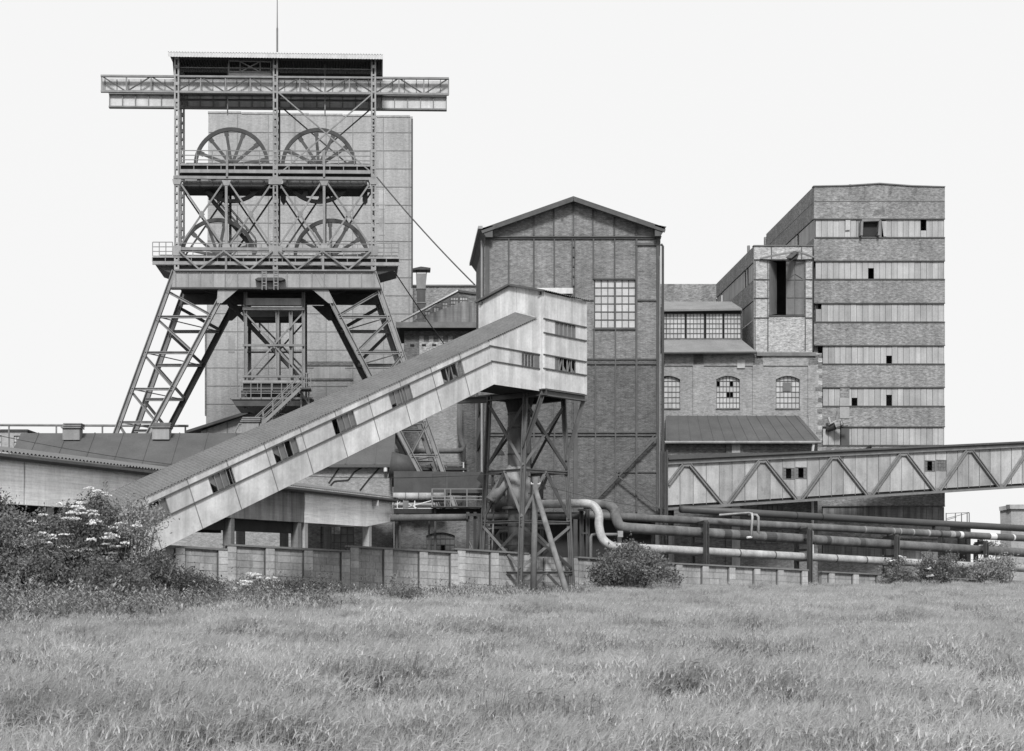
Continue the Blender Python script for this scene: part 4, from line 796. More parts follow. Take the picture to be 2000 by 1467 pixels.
# lattice tower under the head house
def leg(t_d2, s_d1, splay): 
    q = RF.at(s_d1, hr[0]-.1)-RF.n*t_d2; return q, Vector((q.x+splay[0], q.y+splay[1], 0))
LF, LL, LR, LB = leg(1.25, .1, (-.35, -.2)), leg(3.7, .1, (-.5, .25)), leg(1.25, L1-.35, (.55, .15)), leg(3.7, L1-.35, (.35, .5))
ltw = T('lattice_tower', 'splayed steel lattice tower carrying the head house over the block wall', 'tower', g0((LF[1]+LB[1])/2))
for l in (LF, LL, LR, LB): O('leg', MB().ibeam(l[0], l[1], .25, .26, Vector((-.3, -1, 0)), .06), M['steel_t'], ltw); O('base_plate', MB().box(l[1]+Vector((0, 0, .15)), .6, .6, .3), M['conc_p'], ltw)
lv = (.02, .36, .60, .84)
def lp(l, t): return l[0].lerp(l[1], t)
for a, b, mm in ((LF, LL, 'steel_t'), (LF, LR, 'steel_t'), (LR, LB, 'steel_d'), (LL, LB, 'steel_d')):
    for t in lv[1:]: O('girt', MB().ibeam(lp(a, t), lp(b, t), .16, .14, Vector((0, -1, 0)), .04), M[mm], ltw)
    for i, (t0, t1) in enumerate(zip(lv, lv[1:]+(1.,))):
        if i == 0 or i == 2: O('cross_brace', MB().bar(lp(b, t0+.02), lp(a, t1-.02), .14, .12), M[mm], ltw); O('cross_brace', MB().bar(lp(a, t0+.02), lp(b, t1-.02), .14, .12), M[mm], ltw)
        else:
            md = (lp(a, t0)+lp(b, t0))/2; O('cross_brace', MB().bar(md, lp(a, t1-.02), .14, .12), M[mm], ltw); O('cross_brace', MB().bar(md, lp(b, t1-.02), .14, .12), M[mm], ltw)
O('head_beam', MB().ibeam(EF.at(.1, hr[0]-.18, -.1), EF.at(-W1, hr[0]-.18, -.1), .34, .3, EF.n), M['steel_d'], ltw); O('head_beam', MB().ibeam(RF.at(0, hr[0]-.18, -.1), RF.at(L1, hr[0]-.18, -.1), .34, .3, RF.n), M['steel_t'], ltw)
O('head_beam', MB().ibeam(LL[0], LB[0], .34, .3, RF.n), M['steel_d'], ltw); O('head_beam', MB().ibeam(LR[0], LB[0]-RF.n*.4, .34, .3, EF.n), M['steel_d'], ltw)
O('corner_strut', MB().ibeam(RF.at(.05, hr[0]-.25, -.1), lp(LF, .26), .26, .24, Vector((0, -1, 0)), .05), M['steel_t'], ltw); O('corner_strut', MB().bar(RF.at(L1-.1, hr[0]-.25, -.1), lp(LR, .3), .2, .2), M['steel_t'], ltw)
gs = RF.at(s0-.2, h0-.05, -.4); O('outrigger_beam', MB().ibeam(lp(LL, .01)-Vector((0, 0, .05)), LL[0]+EF.n*.1-RF.n*0+Vector((-1.6, .9, -.1)), .34, .3, EF.n), M['steel_d'], ltw)
# chute with lagging under the head house
cc = (LF[0]+LB[0])/2; cc = Vector((P(1014, 900, 73.6).x, 73.6, 0))
ch = T('loading_chute', 'fat banded steel chute standing inside the lattice tower with peeling patches', 'chute', g0(cc))
O('shell', MB().tube([cc+Vector((0, 0, z)) for z in (0, 5.2, 10.3)], .6, 24), M['steel_t'], ch, True); O('throat', MB().tube([cc+Vector((0, 0, 10.3)), cc+Vector((0, 0, 11.1))], [.6, .8], 20), M['near_black'], ch)
for z in (1.2, 2.3, 3.3, 4.3, 5.2, 6.0, 6.9, 8.1, 9.5, 10.25): O('band', MB().tube([cc+Vector((0, 0, z-.04)), cc+Vector((0, 0, z+.04))], .625, 24), M['steel_d'], ch)
O('peeling_lagging', MB().tube([cc+Vector((-.02, -.03, z)) for z in (5.25, 7.4)], .62, 24), M['lag'], ch, True)
O('branch_duct', MB().tube([cc+Vector((-.1, -.1, 7.6)), cc+Vector((-1.5, -.2, 5.6))], .34, 16), M['lag'], ch, True); O('flange', MB().tube([cc+Vector((0, 0, 5.18)), cc+Vector((0, 0, 5.3))], .9, 20), M['steel_d'], ch)
# ================================================================== concrete loading shed that passes behind the gallery
CP = Pl(768, 90, (1850-777)/2700, 1)
cs = T('concrete_loading_shed', 'board-marked concrete loading shed on posts under a corrugated roof', 'building', g0(CP.at(-18, 0, -4)))
sE = CP.sh(766, 1000)[0]; sJ = CP.sh(595, 1000)[0]; sJ2 = CP.sh(48, 940)[0]; sL = -43.0; TH, BH = 6.42, 4.58
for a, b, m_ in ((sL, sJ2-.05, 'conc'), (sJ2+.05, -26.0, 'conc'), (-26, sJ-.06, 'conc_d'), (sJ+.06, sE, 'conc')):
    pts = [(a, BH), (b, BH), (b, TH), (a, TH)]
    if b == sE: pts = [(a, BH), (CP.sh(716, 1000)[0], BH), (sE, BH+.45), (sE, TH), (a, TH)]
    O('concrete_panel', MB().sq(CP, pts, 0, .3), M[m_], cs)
for s_ in (sJ, sJ2): O('panel_joint', MB().sq(CP, [(s_-.12, BH), (s_+.12, BH), (s_+.12, TH), (s_-.12, TH)], -.1, .25), M['near_black'], cs)
er = CP.at(sL, TH+.12, .35); el_ = CP.at(sE+.2, TH+.12, .35); ri = Vector((0, 0, 1.0))-CP.n*6.5
O('roof', MB().corr(er, el_, el_+ri, er+ri, .25, .045), M['corr'], cs); O('gutter', MB().tube([er+Vector((0, 0, -.2))-CP.n*.05, el_+Vector((0, 0, -.2))-CP.n*.05], .12, 8), M['steel_d'], cs)
O('roof_bracket', MB().box(CP.at(CP.sh(729, 990)[0], TH-.35, .15), .4, .4, .35), M['conc_p'], cs)
O('soffit', MB().prism([CP.at(sL, BH+.3, -.35), CP.at(sJ-.1, BH+.3, -.35), CP.at(sJ-.1, BH+.3, -6), CP.at(sL, BH+.3, -6)], [CP.at(sL, BH+.5, -.35), CP.at(sJ-.1, BH+.5, -.35), CP.at(sJ-.1, BH+.5, -6), CP.at(sL, BH+.5, -6)]), M['near_black'], cs)
for x, m_ in ((455, 'conc_d'), (586, 'conc_d'), (599, 'conc_p'), (724, 'conc_p'), (250, 'conc_d'), (100, 'conc_d')):
    s_ = CP.sh(x, 1040)[0]; O('post', MB().sq(CP, [(s_-.2, 0), (s_+.2, 0), (s_+.2, BH+.1), (s_-.2, BH+.1)], -.02, .45), M[m_], cs)
for x in (470, 555, 640): q = P(x, 1050, 88 if x > 600 else 84); O('rear_post', MB().box((q.x, q.y, 2.3), .5, .5, 4.6), M['conc_d'], cs)
O('rear_beam', MB().sq(CP, [(-36, BH-.55), (sJ-.2, BH-.55), (sJ-.2, BH+.3), (-36, BH+.3)], -5.2, .4), M['near_black'], cs)
O('added_soffit_shade', MB().sq(CP, [(-36, BH-.62), (sJ-.15, BH-.62), (sJ-.15, BH), (-36, BH)], -.32, .4), M['near_black'], cs)  # dark slab added behind the panel as painted shade under the soffit
# dark steel track frame below the left panel
q = MB()
for y in (992, 1004): q.bar(CP.p(40, y-3, -1.5), CP.p(115, y+3, -1.5), .12, .12)
for x in (60, 68, 85): q.bar(CP.p(x, 993, -1.5), CP.p(x+12, 1005, -1.5), .06, .06)
O('crane_track', q, M['steel_d'], cs)
# brick back yard walls seen under the shed
yw = T('yard_walling', 'dark brick yard wall with a broken glazed bay seen under the loading shed', 'wall', g0(P(690, 900, 92.3)))
YW = Pl(690, 92.6, 1, 0); O('wall', grid_wall(YW, 600, 1019, 768, gy(YW, 690), [(626, 1027, 692, 1075)], 0, .35), M['brick_d'], yw)
window(yw, YW, 627, 1029, 691, 1075, 5, 3, -.1, 'glass_d', miss={(1, 0), (2, 0), (3, 2), (2, 2)}); O('backing', MB().rect(YW, 620, 1020, 700, 1080, -2, .2), M['near_black'], yw)
O('pier', MB().rect(YW, 757, 1019, 766, gy(YW, 760), .15, .3), M['brick_d'], yw)
fw = T('brick_walling', 'pale low brick wall and gravel heap seen through the loading shed', 'wall', g0(P(520, 900, 96))); FW = Pl(520, 98, 1, 0)
O('wall', MB().rect(FW, 380, 1018, 560, gy(FW, 500), 0, .3), M['brick_p'], fw); hp_ = MB(); 
for i in range(9):
    a = [FW.p(390+i*20, 1062, 2.5), FW.p(410+i*20, 1062, 2.5), FW.p(410+i*20, 1049-5*math.sin((i+1)/9*math.pi), 2.0), FW.p(390+i*20, 1049-5*math.sin(i/9*math.pi), 2.0)]
    hp_.prism(a, [v+Vector((0, 2.5, -.3)) for v in a])
O('gravel_heap', hp_, M['conc_d'], fw); O('heap_ledge', MB().rect(FW, 330, 1060, 565, 1066, 2.6, 3), M['conc_p'], fw)

# ================================================================== yard plant between shed and engine house
db = T('duct_casing', 'large plain grey steel duct casing below the headframe legs', 'duct', g0(P(860, 900, 93)))
DB = Pl(860, 91, 1, 0); O('casing', MB().slab(DB, [(769, 963), (945, 963), (945, 922), (769, 920)], 0, 3), M['steel_d'], db); O('end_hood', MB().tube([P(762, 908, 93), P(790, 912, 93), P(808, 925, 93)], [.9, .8, .3], 16), M['steel_d'], db, True)
for x in (775, 850, 935): O('leg', MB().rect(DB, x-2, 963, x+2, gy(DB, x), -.6, .2), M['steel_d'], db)
O('loose_plate', MB().slab(DB, [(931, 936), (941, 945), (951, 932), (940, 921)], .8, .05), M['near_black'], db)
tk = T('lagged_tank', 'horizontal tank wrapped in torn white lagging beside the service platform', 'tank', g0(P(800, 900, 90)))
for i in range(4): O('lagging', MB().tube([P(768+i*25, 969.5, 90), P(792+i*25, 969.5, 90)], .24, 14), M['lag' if i > 1 else 'conc_p'], tk, True)
O('cradle', MB().rect(Pl(800, 90.4), 766, 977, 870, 980, 0, .3), M['steel_d'], tk); q = MB(); TK = Pl(800, 89.6)
for x in (776, 788, 810): q.bar(TK.p(x, 993), TK.p(x, 978), .06, .06)
for a_ in ((768, 985, 776, 978), (768, 990, 782, 980), (788, 992, 842, 978), (770, 993, 845, 993), (788, 978, 815, 993)): q.bar(TK.p(a_[0], a_[1]), TK.p(a_[2], a_[3]), .05, .05)
O('support_frame', q, M['paint'], tk); O('sign_plate', MB().rect(TK, 787, 978, 798, 992, .06, .04), M['steel'], tk); O('white_band', MB().rect(Pl(800, 91), 766, 982, 850, 992, 0, .2), M['conc_p'], tk)
for x in (775, 838): O('leg', MB().rect(TK, x-1.5, 990, x+1.5, gy(TK, x), -.6, .2), M['steel_d'], tk)
sp_ = T('service_platform', 'small steel service platform with caged ladder and handrails', 'platform', g0(P(890, 900, 88.5)))
SP = Pl(890, 88, 1, 0); O('deck', MB().rect(SP, 843, 988, 947, 991, .3, 1.6), M['steel_d'], sp_)
for y in (955, 970, 976): O('rail', MB().bar(SP.p(843, y, .3), SP.p(946, y, .3), .06, .06), M['steel'], sp_)
for x in (844, 869, 880, 912, 945): O('stanchion', MB().bar(SP.p(x, 990, .3), SP.p(x, 955, .3), .07, .07), M['steel'], sp_)
for x in (845, 870, 873): O('cage_post', MB().bar(SP.p(x, 990, -.3), SP.p(x, 925, -.3), .08, .08), M['steel_d'], sp_)
for y in (926, 940, 947, 959): O('cage_rung', MB().bar(SP.p(845, y, -.3), SP.p(872, y, -.3), .07, .07), M['steel_d'], sp_)
O('dark_bearer', MB().rect(SP, 769, 993.5, 950, 1003, -.5, .8), M['near_black'], sp_)
for x in (850, 940): O('leg', MB().rect(SP, x-2, 990, x+2, gy(SP, x), -.2, .2), M['steel_d'], sp_)
yp = T('yard_pipe', 'level wrapped pipe ending at a steel post in front of the arched yard window', 'pipe', g0(P(840, 900, 87)))
O('pipe', MB().tube([P(762, 1012, 87), P(912, 1010.5, 87)], .22, 14), M['pipe'], yp, True); O('end_flange', MB().tube([P(911, 1010.5, 87), P(914, 1010.5, 87)], .28, 14), M['steel_d'], yp)
for x in (914, 928): O('post', MB().rect(Pl(914, 86.9), x-3, 1000, x+3, gy(Pl(914, 86.9), x), 0, .2), M['steel_d'], yp)
O('post', MB().rect(Pl(914, 87.2), 780, 1014, 783, gy(Pl(914, 87.2), x), 0, .2), M['steel_d'], yp); O('cross_arm', MB().rect(Pl(914, 86.8), 911, 1003, 1000, 1008, .1, .2), M['steel_d'], yp)
aw = T('arched_walling', 'low brick wall with a wide arched window behind the block wall', 'wall', g0(P(840, 900, 92))); AW = Pl(840, 92, 1, 0)
O('wall', grid_wall(AW, 771, 1016, 913, gy(AW, 840), [(832.5, 1041, 888.5, 1078)], 0, .4), M['brick_d'], aw); O('pier', MB().rect(AW, 773, 1020, 809, gy(AW, 790), .1, .2), M['brick_d'], aw)
xs = np.linspace(832.5, 888.5, 9); tpw = lambda x: 1040+6*((x-860.5)/28)**2
for x0, x1 in zip(xs, xs[1:]): O('arch_voussoir', MB().slab(AW, [(x0, tpw(x0)), (x1, tpw(x1)), (x1, 1036), (x0, 1036)], .04, .4), M['brick_d'], aw)
window(aw, AW, 833, 1040, 888, 1076, 6, 3, -.15, 'glass_d', arch=6, miss={(3, 2)}); O('backing', MB().rect(AW, 828, 1036, 893, 1080, -1.5, .2), M['near_black'], aw)
lm = T('yard_lamp', 'enamel lamp shade on a bracket beside the engine house corner', 'lamp', P(977, 890, 94)); c = P(977, 889, 94); O('shade', MB().tube([c, c+Vector((0, 0, .25)), c+Vector((0, 0, .4))], [.32, .2, .06], 14), M['near_black'], lm); O('bracket', MB().tube([c+Vector((0, 0, .35)), c+Vector((0, 0, .6)), c+Vector((.3, 2.2, .6))], .03, 6), M['steel_d'], lm)
lm = T('under_floor_lamp', 'pale lamp shade hanging in the dark space under the engine house', 'lamp', P(1123, 1032, 97.5)); c = P(1123, 1032, 97.5); O('shade', MB().tube([c, c+Vector((0, 0, .15)), c+Vector((0, 0, .3))], [.2, .09, .04], 12), M['steel_l'], lm); O('rod', MB().tube([c+Vector((0, 0, .3)), P(1123, 1003, 97.5)], .02, 6), M['steel'], lm)
ld = T('steel_ladder', 'leaning steel ladder against the left leg of the lattice tower', 'ladder', g0(P(945, 900, 74.5))); q = MB(); LD = Pl(945, 74.2, 1, 0)
for x0, x1 in ((949, 946), (958, 966)): 
    O('stile', MB().bar(g0(LD.p(x0-6 if x0 < 955 else x0-2, 1080)), LD.p(x1, 960), .07, .05), M['steel'], ld)
for i in range(12): y = 1085-i*10.5; O('rung', MB().bar(LD.p(943+i*.3, y), LD.p(956+i*.85, y), .04, .04), M['steel'], ld)

# rack of pipes, hoppers and struts standing behind the lattice tower
pr = T('pipe_rack', 'dark tangle of steel posts, pipes and braces behind the lattice tower', 'pipe rack', g0(P(985, 1000, 84)))
PRK = Pl(985, 84, 1, 0)
for x in (962, 984, 1030, 1058): O('post', MB().ibeam(g0(PRK.p(x, 1000)), PRK.p(x, 905+(x % 5)*6), .2, .2, PRK.n, .04), M['steel_t'], pr)
for y in (925, 952, 976, 1003, 1030): O('beam', MB().bar(PRK.p(948, y, .05), PRK.p(1066, y+1.5, .05), .16, .16), M['steel_t'], pr)
for a_ in ((962, 1003, 984, 952), (984, 976, 1030, 925), (1030, 1003, 1058, 952), (1058, 976, 1030, 925), (948, 976, 984, 1003), (984, 1060, 1030, 1003), (1058, 1060, 1030, 1010)): O('brace', MB().bar(PRK.p(a_[0], a_[1], -.05), PRK.p(a_[2], a_[3], -.05), .1, .1), M['steel_t'], pr)
O('hopper', MB().slab(PRK, [(958, 976), (1000, 976), (990, 1002), (968, 1002)], -.3, 1.4), M['steel_t'], pr); O('drum', MB().tube([PRK.p(966, 982, .6), PRK.p(986, 982, .4)], .42, 16), M['pipe_d'], pr, True)
O('pipe', MB().tube([PRK.p(940, 1010, .5), PRK.p(1060, 1008, .5)], .17, 12), M['pipe'], pr, True); O('pipe', MB().tube([PRK.p(972, 1090, .4), PRK.p(972, 1045, .4), PRK.p(976, 1038, .4), PRK.p(1040, 1036, .4)], .13, 10), M['pipe_d'], pr, True)
q = MB()
for y in (944, 949): q.bar(PRK.p(948, y, .5), PRK.p(1000, y, .5), .05, .05)
for x in (950, 966, 983, 999): q.bar(PRK.p(x, 958, .5), PRK.p(x, 940, .5), .05, .05)
O('guard_rail', q, M['steel_t'], pr)
# ================================================================== block wall
def block_wall(par, pl, px_tops, piers, zb=0.0, bh=.345, bl=.66, cope=True, stepped=True, pw=.46, mblock='block'):
    """px_tops: list of runs [(x0,y0),(x1,y1)] giving the top edge; piers: pixel columns of pier faces"""
    for (xa, ya), (xb, yb) in px_tops:
        sa, ha = pl.sh(xa, ya); sb, hb_ = pl.sh(xb, yb); tz = lambda s_: ha+(hb_-ha)*(s_-sa)/(sb-sa)
        O('mortar_core', MB().sq(pl, [(sa, zb), (sb, zb), (sb, hb_-.02), (sa, ha-.02)], -.02, .2), M['mortar'], par)
        k = 0; tmin = min(ha, hb_)
        row = 0; top_off = 0.0
        while top_off < tmin-zb-.45:
            s_ = sa-(.33 if row % 2 else 0)
            while s_ < sb-.05:
                e = min(s_+bl*random.choice((.8, 1, 1, 1.15)), sb); a0 = max(s_, sa)
                if e-a0 > .1:
                    g_ = .012; o_ = random.uniform(-.006, .01)
                    O('block', MB().sq(pl, [(a0+g_, tz(a0)-top_off-bh+g_), (e-g_, tz(e)-top_off-bh+g_), (e-g_, tz(e)-top_off-g_), (a0+g_, tz(a0)-top_off-g_)], o_, .1), M[mblock], par)
                s_ = e
            top_off += bh; row += 1
        if cope: O('coping', MB().sq(pl, [(sa-.12, ha), (sb+.06, hb_), (sb+.06, hb_+.09), (sa-.12, ha+.09)], .16, .44), M['cope'], par)
    for xp in piers:
        r_ = [t for t in px_tops if t[0][0]-1 <= xp <= t[1][0]+1][0]; (xa, ya), (xb, yb) = r_; yp_ = ya+(yb-ya)*(xp-xa)/(xb-xa); s_, hz_ = pl.sh(xp, yp_)
        p_ = O('pier', MB().sq(pl, [(s_, zb), (s_+pw, zb), (s_+pw, hz_-.01), (s_, hz_-.01)], .09, .12), M['mortar'], par); z = hz_-.02; 
        while z > zb+.4: O('pier_block', MB().sq(pl, [(s_+.01, z-bh+.02), (s_+pw-.01, z-bh+.02), (s_+pw-.01, z), (s_+.01, z)], .12+random.uniform(-.005, .01), .06), M['pier'], p_); z -= bh
        O('open_joint', MB().sq(pl, [(s_-.07, zb), (s_-.005, zb), (s_-.005, hz_-.06), (s_-.07, hz_-.06)], .025, .03), M['frame'], p_)
WL = Pl(1029, 72.9, (8000-777)/2700, 1)
bw1 = T('block_walling', 'stepped concrete block wall with piers and dark coping running up to the lattice tower', 'wall', g0(WL.at(-9, 0)))
block_wall(bw1, WL, [((262, 1064), (441, 1075)), ((441.5, 1065.5), (681, 1078.5)), ((681.5, 1068.5), (890, 1081)), ((890.5, 1073.5), (1029, 1083))], (342, 426, 443, 518, 593, 666, 683, 749, 818, 879, 892, 957, 1019))
def chalk(pts, o=.135): # faint chalk strokes on the wall
    for (xa, ya), (xb, yb) in zip(pts, pts[1:]): O('chalk_mark', MB().bar(WL.p(xa, ya, o), WL.p(xb, yb, o), .045, .012, WL.n), M['chalk'], bw1)
def ring(x, y, rx, ry): return [(x+rx*math.cos(k*.785), y+ry*math.sin(k*.785)) for k in range(9)]
for r_ in (ring(699, 1130, 4, 5)[1:7], ring(704, 1130, 4, 5), ring(719, 1129, 4, 6), ring(757, 1121, 3, 4), ring(757, 1130, 3, 4), ring(771, 1124, 4, 4), [(774, 1126), (773, 1134), (768, 1133)], [(777, 1113), (777, 1127)], [(789, 1128), (793, 1115)], [(795, 1129), (798, 1118), (802, 1129)], [(796, 1125), (801, 1125)], [(804, 1117), (804, 1129)], [(860, 1130), (864, 1120)], [(866, 1130), (870, 1121)], [(725, 1124), (726, 1134)], [(734, 1116), (735, 1126)], [(738, 1118), (738, 1127)], [(711, 1135), (711, 1126), (715, 1125)], [(676, 1120), (677, 1124), (675, 1127)], [(543, 1113), (543, 1125)], [(553, 1113), (553, 1126)], ring(548, 1119, 3, 5)): chalk(r_, .02)
WM = Pl(1029, 73.2, .30, .26)
p_end = WM.p(1130, 1090); WR = Pl(1130, p_end.y, 2, 1.0)
bw3 = T('block_walling', 'darker uncoped stretch of block wall between the tower legs', 'wall', g0(WM.p(1080, 1100)))
block_wall(bw3, WM, [((1030, 1086), (1130, 1090))], (1062, 1098), cope=False)
bw2 = T('block_walling', 'low weathered block wall with pale piers running under the pipe bridge', 'wall', g0(WR.at(14, 0)))
block_wall(bw2, WR, [((1131, 1090), (1300, 1101)), ((1300.5, 1101), (1575, 1115)), ((1605, 1118), (1745, 1124.5)), ((1745.5, 1126), (2060, 1140))], (1180, 1240, 1318, 1370, 1422, 1471, 1517, 1564, 1617, 1664, 1711, 1760, 1850), bh=.36, bl=.75)

# ================================================================== big pipes on trestles
def pipe(name, label, pts, r, m, joints=(), group=None, bands='steel_d', extra=None):
    c = pts[len(pts)//2]; t = T(name, label, 'pipe', Vector((c.x, c.y, c.z-r)), group); O('shell', MB().tube(pts, r, 18), M[m], t, True)
    for x, wd, mm in joints:
        for a, b in zip(pts, pts[1:]):
            xa, xb = CX+a.x*F/a.y, CX+b.x*F/b.y
            if xa <= x <= xb and xb-xa > 20:
                f0 = (x-xa)/(xb-xa); f1 = (x+wd-xa)/(xb-xa); za, zb_ = a.y, b.y    # perspective-correct position along the run
                g = lambda f: (f/zb_)/((1-f)/za+f/zb_) if False else f*za/(zb_-(zb_-za)*f) if False else f/(f+(1-f)*zb_/za)
                O('joint_band', MB().tube([a.lerp(b, g(f0)), a.lerp(b, g(f1))], r*1.03, 18), M[mm], t)
    return t
def wr(x, y, off): return WR.p(x, y, -off)
def arc(ctrl, n=8):                                  # smooth curve through pixel control points (Catmull-Rom)
    out_ = []; c_ = [ctrl[0]]+ctrl+[ctrl[-1]]
    for i in range(1, len(c_)-2):
        for k in range(n):
            t = k/n; p0, p1, p2, p3 = c_[i-1], c_[i], c_[i+1], c_[i+2]
            out_.append(.5*((2*p1)+(-p0+p2)*t+(2*p0-5*p1+4*p2-p3)*t*t+(-p0+3*p1-3*p2+p3)*t*t*t))
    return out_+[ctrl[-1]]
# pale lagged pipe, S-bend, lowest run
l1 = arc([P(1050, 985, 80), P(1100, 984, 79.4), P(1142, 983.5, 79), P(1160, 989, 78.8), P(1169.5, 1005, 78.6), P(1170, 1028, 78.5), P(1177, 1052, 78.4), P(1194, 1066, 78.3), P(1215, 1069, 78.4)])
low = l1[:-1]+[wr(x, 1068.5+(x-1215)*.0535, 1.0) for x in (1300, 1500, 1750, 2080)]
low = [v for i, v in enumerate(low) if i == 0 or (v-low[i-1]).length > .05]
pipe('lagged_pipe', 'pale lagged pipe with swan-neck bend forming the lowest run of the pipe bridge', low, .245, 'pipe_l', [(1134, 3, 'steel_d'), (1141, 2, 'steel_d'), (1441, 2, 'steel_d'), (1510, 2, 'steel_d'), (1630, 2, 'steel_d'), (1688, 2, 'steel_d')])
l2 = arc([P(1140, 985, 81.5), P(1170, 985, 81.3), P(1188, 986.5, 81), P(1200, 997, 80.8), P(1203.5, 1012, 80.6), P(1211, 1027, 80.5), P(1228, 1031.5, 80.5)])
mid = l2[:-1]+[wr(x, 1031.5+(x-1228)*.0625, 2.0) for x in (1300, 1500, 1750, 2080)]
pipe('wrapped_pipe', 'thick dark wrapped pipe with swan-neck bend above the lowest run', mid, .30, 'pipe', [(1410, 14, 'steel_d'), (1440, 16, 'steel_d'), (1492, 20, 'steel_d'), (1610, 8, 'steel_d'), (1675, 10, 'steel_d')])
pipe('banded_pipe', 'wrapped pipe with pale patches on the third run up of the pipe bridge', [P(1040, 1008, 84.5)]+[wr(x, 1006+(x-1150)*.0535, 3.4) for x in (1150, 1300, 1560, 1800, 2080)], .235, 'pipe', [(1833, 3, 'steel_d'), (1872, 6, 'paint'), (1931, 12, 'paint'), (1976, 3, 'paint'), (1810, 3, 'lag'), (1853, 9, 'lag'), (1686, 2, 'steel_l'), (1742, 2, 'steel_l'), (1755, 2, 'steel_l'), (1780, 2, 'steel_l')])
pipe('tarred_pipe', 'smooth black tarred pipe forming the top run of the pipe bridge', [wr(x, 995+(x-1340)*.0565, 5.0) for x in (1330, 1560, 1800, 2090)], .24, 'pipe_d', [(1552, 2, 'near_black'), (1602, 2, 'near_black')])
pipe('thin_rear_pipe', 'thin dark pipe tucked below the banded run of the pipe bridge', [wr(x, 1022+(x-1380)*.045, 4.2) for x in (1380, 1700, 2090)], .11, 'pipe_d')
vp = T('vent_loop', 'pale thin vent pipe looped over the banded pipe with two drop legs', 'pipe', wr(1470, 1050, 1.5))
O('near_leg', MB().tube([wr(1405, 1006, 2.8), wr(1462, 1002, 2.2), wr(1469, 1003.5, 1.7), wr(1469.5, 1010, 1.6), wr(1467, 1049, 1.6)], .07, 10), M['pipe_l'], vp, True)
O('far_leg', MB().tube([wr(1462, 1005, 2.4), wr(1478, 1006, 1.9), wr(1481, 1010, 1.8), wr(1481, 1051, 1.8)], .085, 10), M['steel_l'], vp, True); O('elbow', MB().tube([wr(1459, 1050, 1.6), wr(1468, 1049, 1.6)], .07, 8), M['paint'], vp)
for i, (xf, xr_, yt, yb, of) in enumerate(((1379.5, 1353, 1019.5, 1104, .5), (1581.5, 1556, 1033, 1128, .2), (1752, 1727, 1047, 1110, .5), (1926, 1906, 1059, 1118, .5))):
    t = T('pipe_trestle', ('first steel trestle of the pipe bridge, beside the vent loop and engine house', 'tall steel trestle standing in the gap of the long block wall', 'steel trestle with stacked brackets behind the sparse bush', 'steel trestle of the pipe bridge beside the pale rounded bush')[i], 'trestle', g0(wr(xf, 1100, of)), 'trestles of the pipe bridge')
    f0, f1 = wr(xf, yt, of), None; O('front_post', MB().ibeam(g0(f0), f0, .24, .24, WR.n, .05), M['steel_d'], t); b0 = wr(xr_, yt+2, of+5.3); b0.z = f0.z; O('rear_post', MB().ibeam(g0(b0), b0, .24, .24, WR.n, .05), M['steel_d'], t)
    O('cap_beam', MB().bar(f0+Vector((0, 0, .0)), b0, .22, .2, Vector((0, 0, 1))), M['steel_d'], t)
    for dz in (.62, 1.25, 1.9): O('bearer', MB().bar(f0-Vector((0, 0, dz)), b0-Vector((0, 0, dz)), .14, .14, Vector((0, 0, 1))), M['steel_d'], t)
    O('saddle', MB().box(f0.lerp(b0, .55)+Vector((0, 0, .12)), .3, .3, .25), M['steel_d'], t)
tt = T('tall_trestle', 'tee-headed steel trestle carrying the black top pipe', 'trestle', g0(wr(1838, 1060, 4.6))); q0 = wr(1838, 1032, 5.0); O('post', MB().ibeam(g0(q0), q0, .3, .3, WR.n), M['steel_d'], tt); O('head', MB().bar(q0-WR.d*.7, q0+WR.d*.7, .25, .3, WR.n), M['steel_d'], tt)
ps = T('pipe_stand', 'twin-post steel stand carrying the bend of the lagged pipe', 'trestle', g0(P(1138, 1000, 80)))
for x in (1135.5, 1147.5): a = P(x, 996, 80); O('post', MB().ibeam(g0(a), a, .22, .22), M['steel_d'], ps)
O('bracket', MB().rect(Pl(1140, 79.7), 1130, 994, 1146, 998, .1, .4), M['steel'], ps); O('tie', MB().rect(Pl(1140, 79.9), 1136, 1040, 1148, 1043, 0, .1), M['steel_d'], ps); O('beam', MB().rect(Pl(1100, 80.4), 1050, 1000, 1150, 1004, 0, .3), M['steel_d'], ps)
dr = T('drain_pipe', 'thin drain pipe bending up beside the swan-neck bends', 'pipe', g0(P(1155, 1080, 79.5))); O('pipe', MB().tube([g0(P(1154, 1080, 79.5)), P(1154, 1050, 79.5), P(1156, 1045, 79.5), P(1162, 1044, 79.5), P(1206, 1044, 79.5)], .09, 10), M['steel'], dr, True); O('valve', MB().box(P(1211, 1043, 79.5), .3, .3, .35), M['steel_l'], dr)

# ================================================================== truss conveyor bridge on the right
BR = Pl(1302, 97.5, 2.44, 1)
br = T('conveyor_bridge', 'rising conveyor bridge with diagonal steel trusses over pale board panels', 'bridge', g0(BR.at(16, 0, -1)))
bt_ = lambda s_: 9.38+s_*.0685; bb = lambda s_: 6.18+s_*.0685; SE = 40.0
def bq(pts, nm, m, o=0., t=.05, par=br): return O(nm, MB().sq(BR, pts, o, t), M[m], par)
bq([(0, bt_(0)-.02), (SE, bt_(SE)-.02), (SE, bt_(SE)+.2), (0, bt_(0)+.2)], 'top_chord', 'frame', .16, .3); bq([(0, bt_(0)-.14), (SE, bt_(SE)-.14), (SE, bt_(SE)-.03), (0, bt_(0)-.03)], 'top_chord', 'steel', .2, .25); bq([(0, bb(0)-.16), (SE, bb(SE)-.16), (SE, bb(SE)+.02), (0, bb(0)+.02)], 'bottom_chord', 'steel', .2, .25)
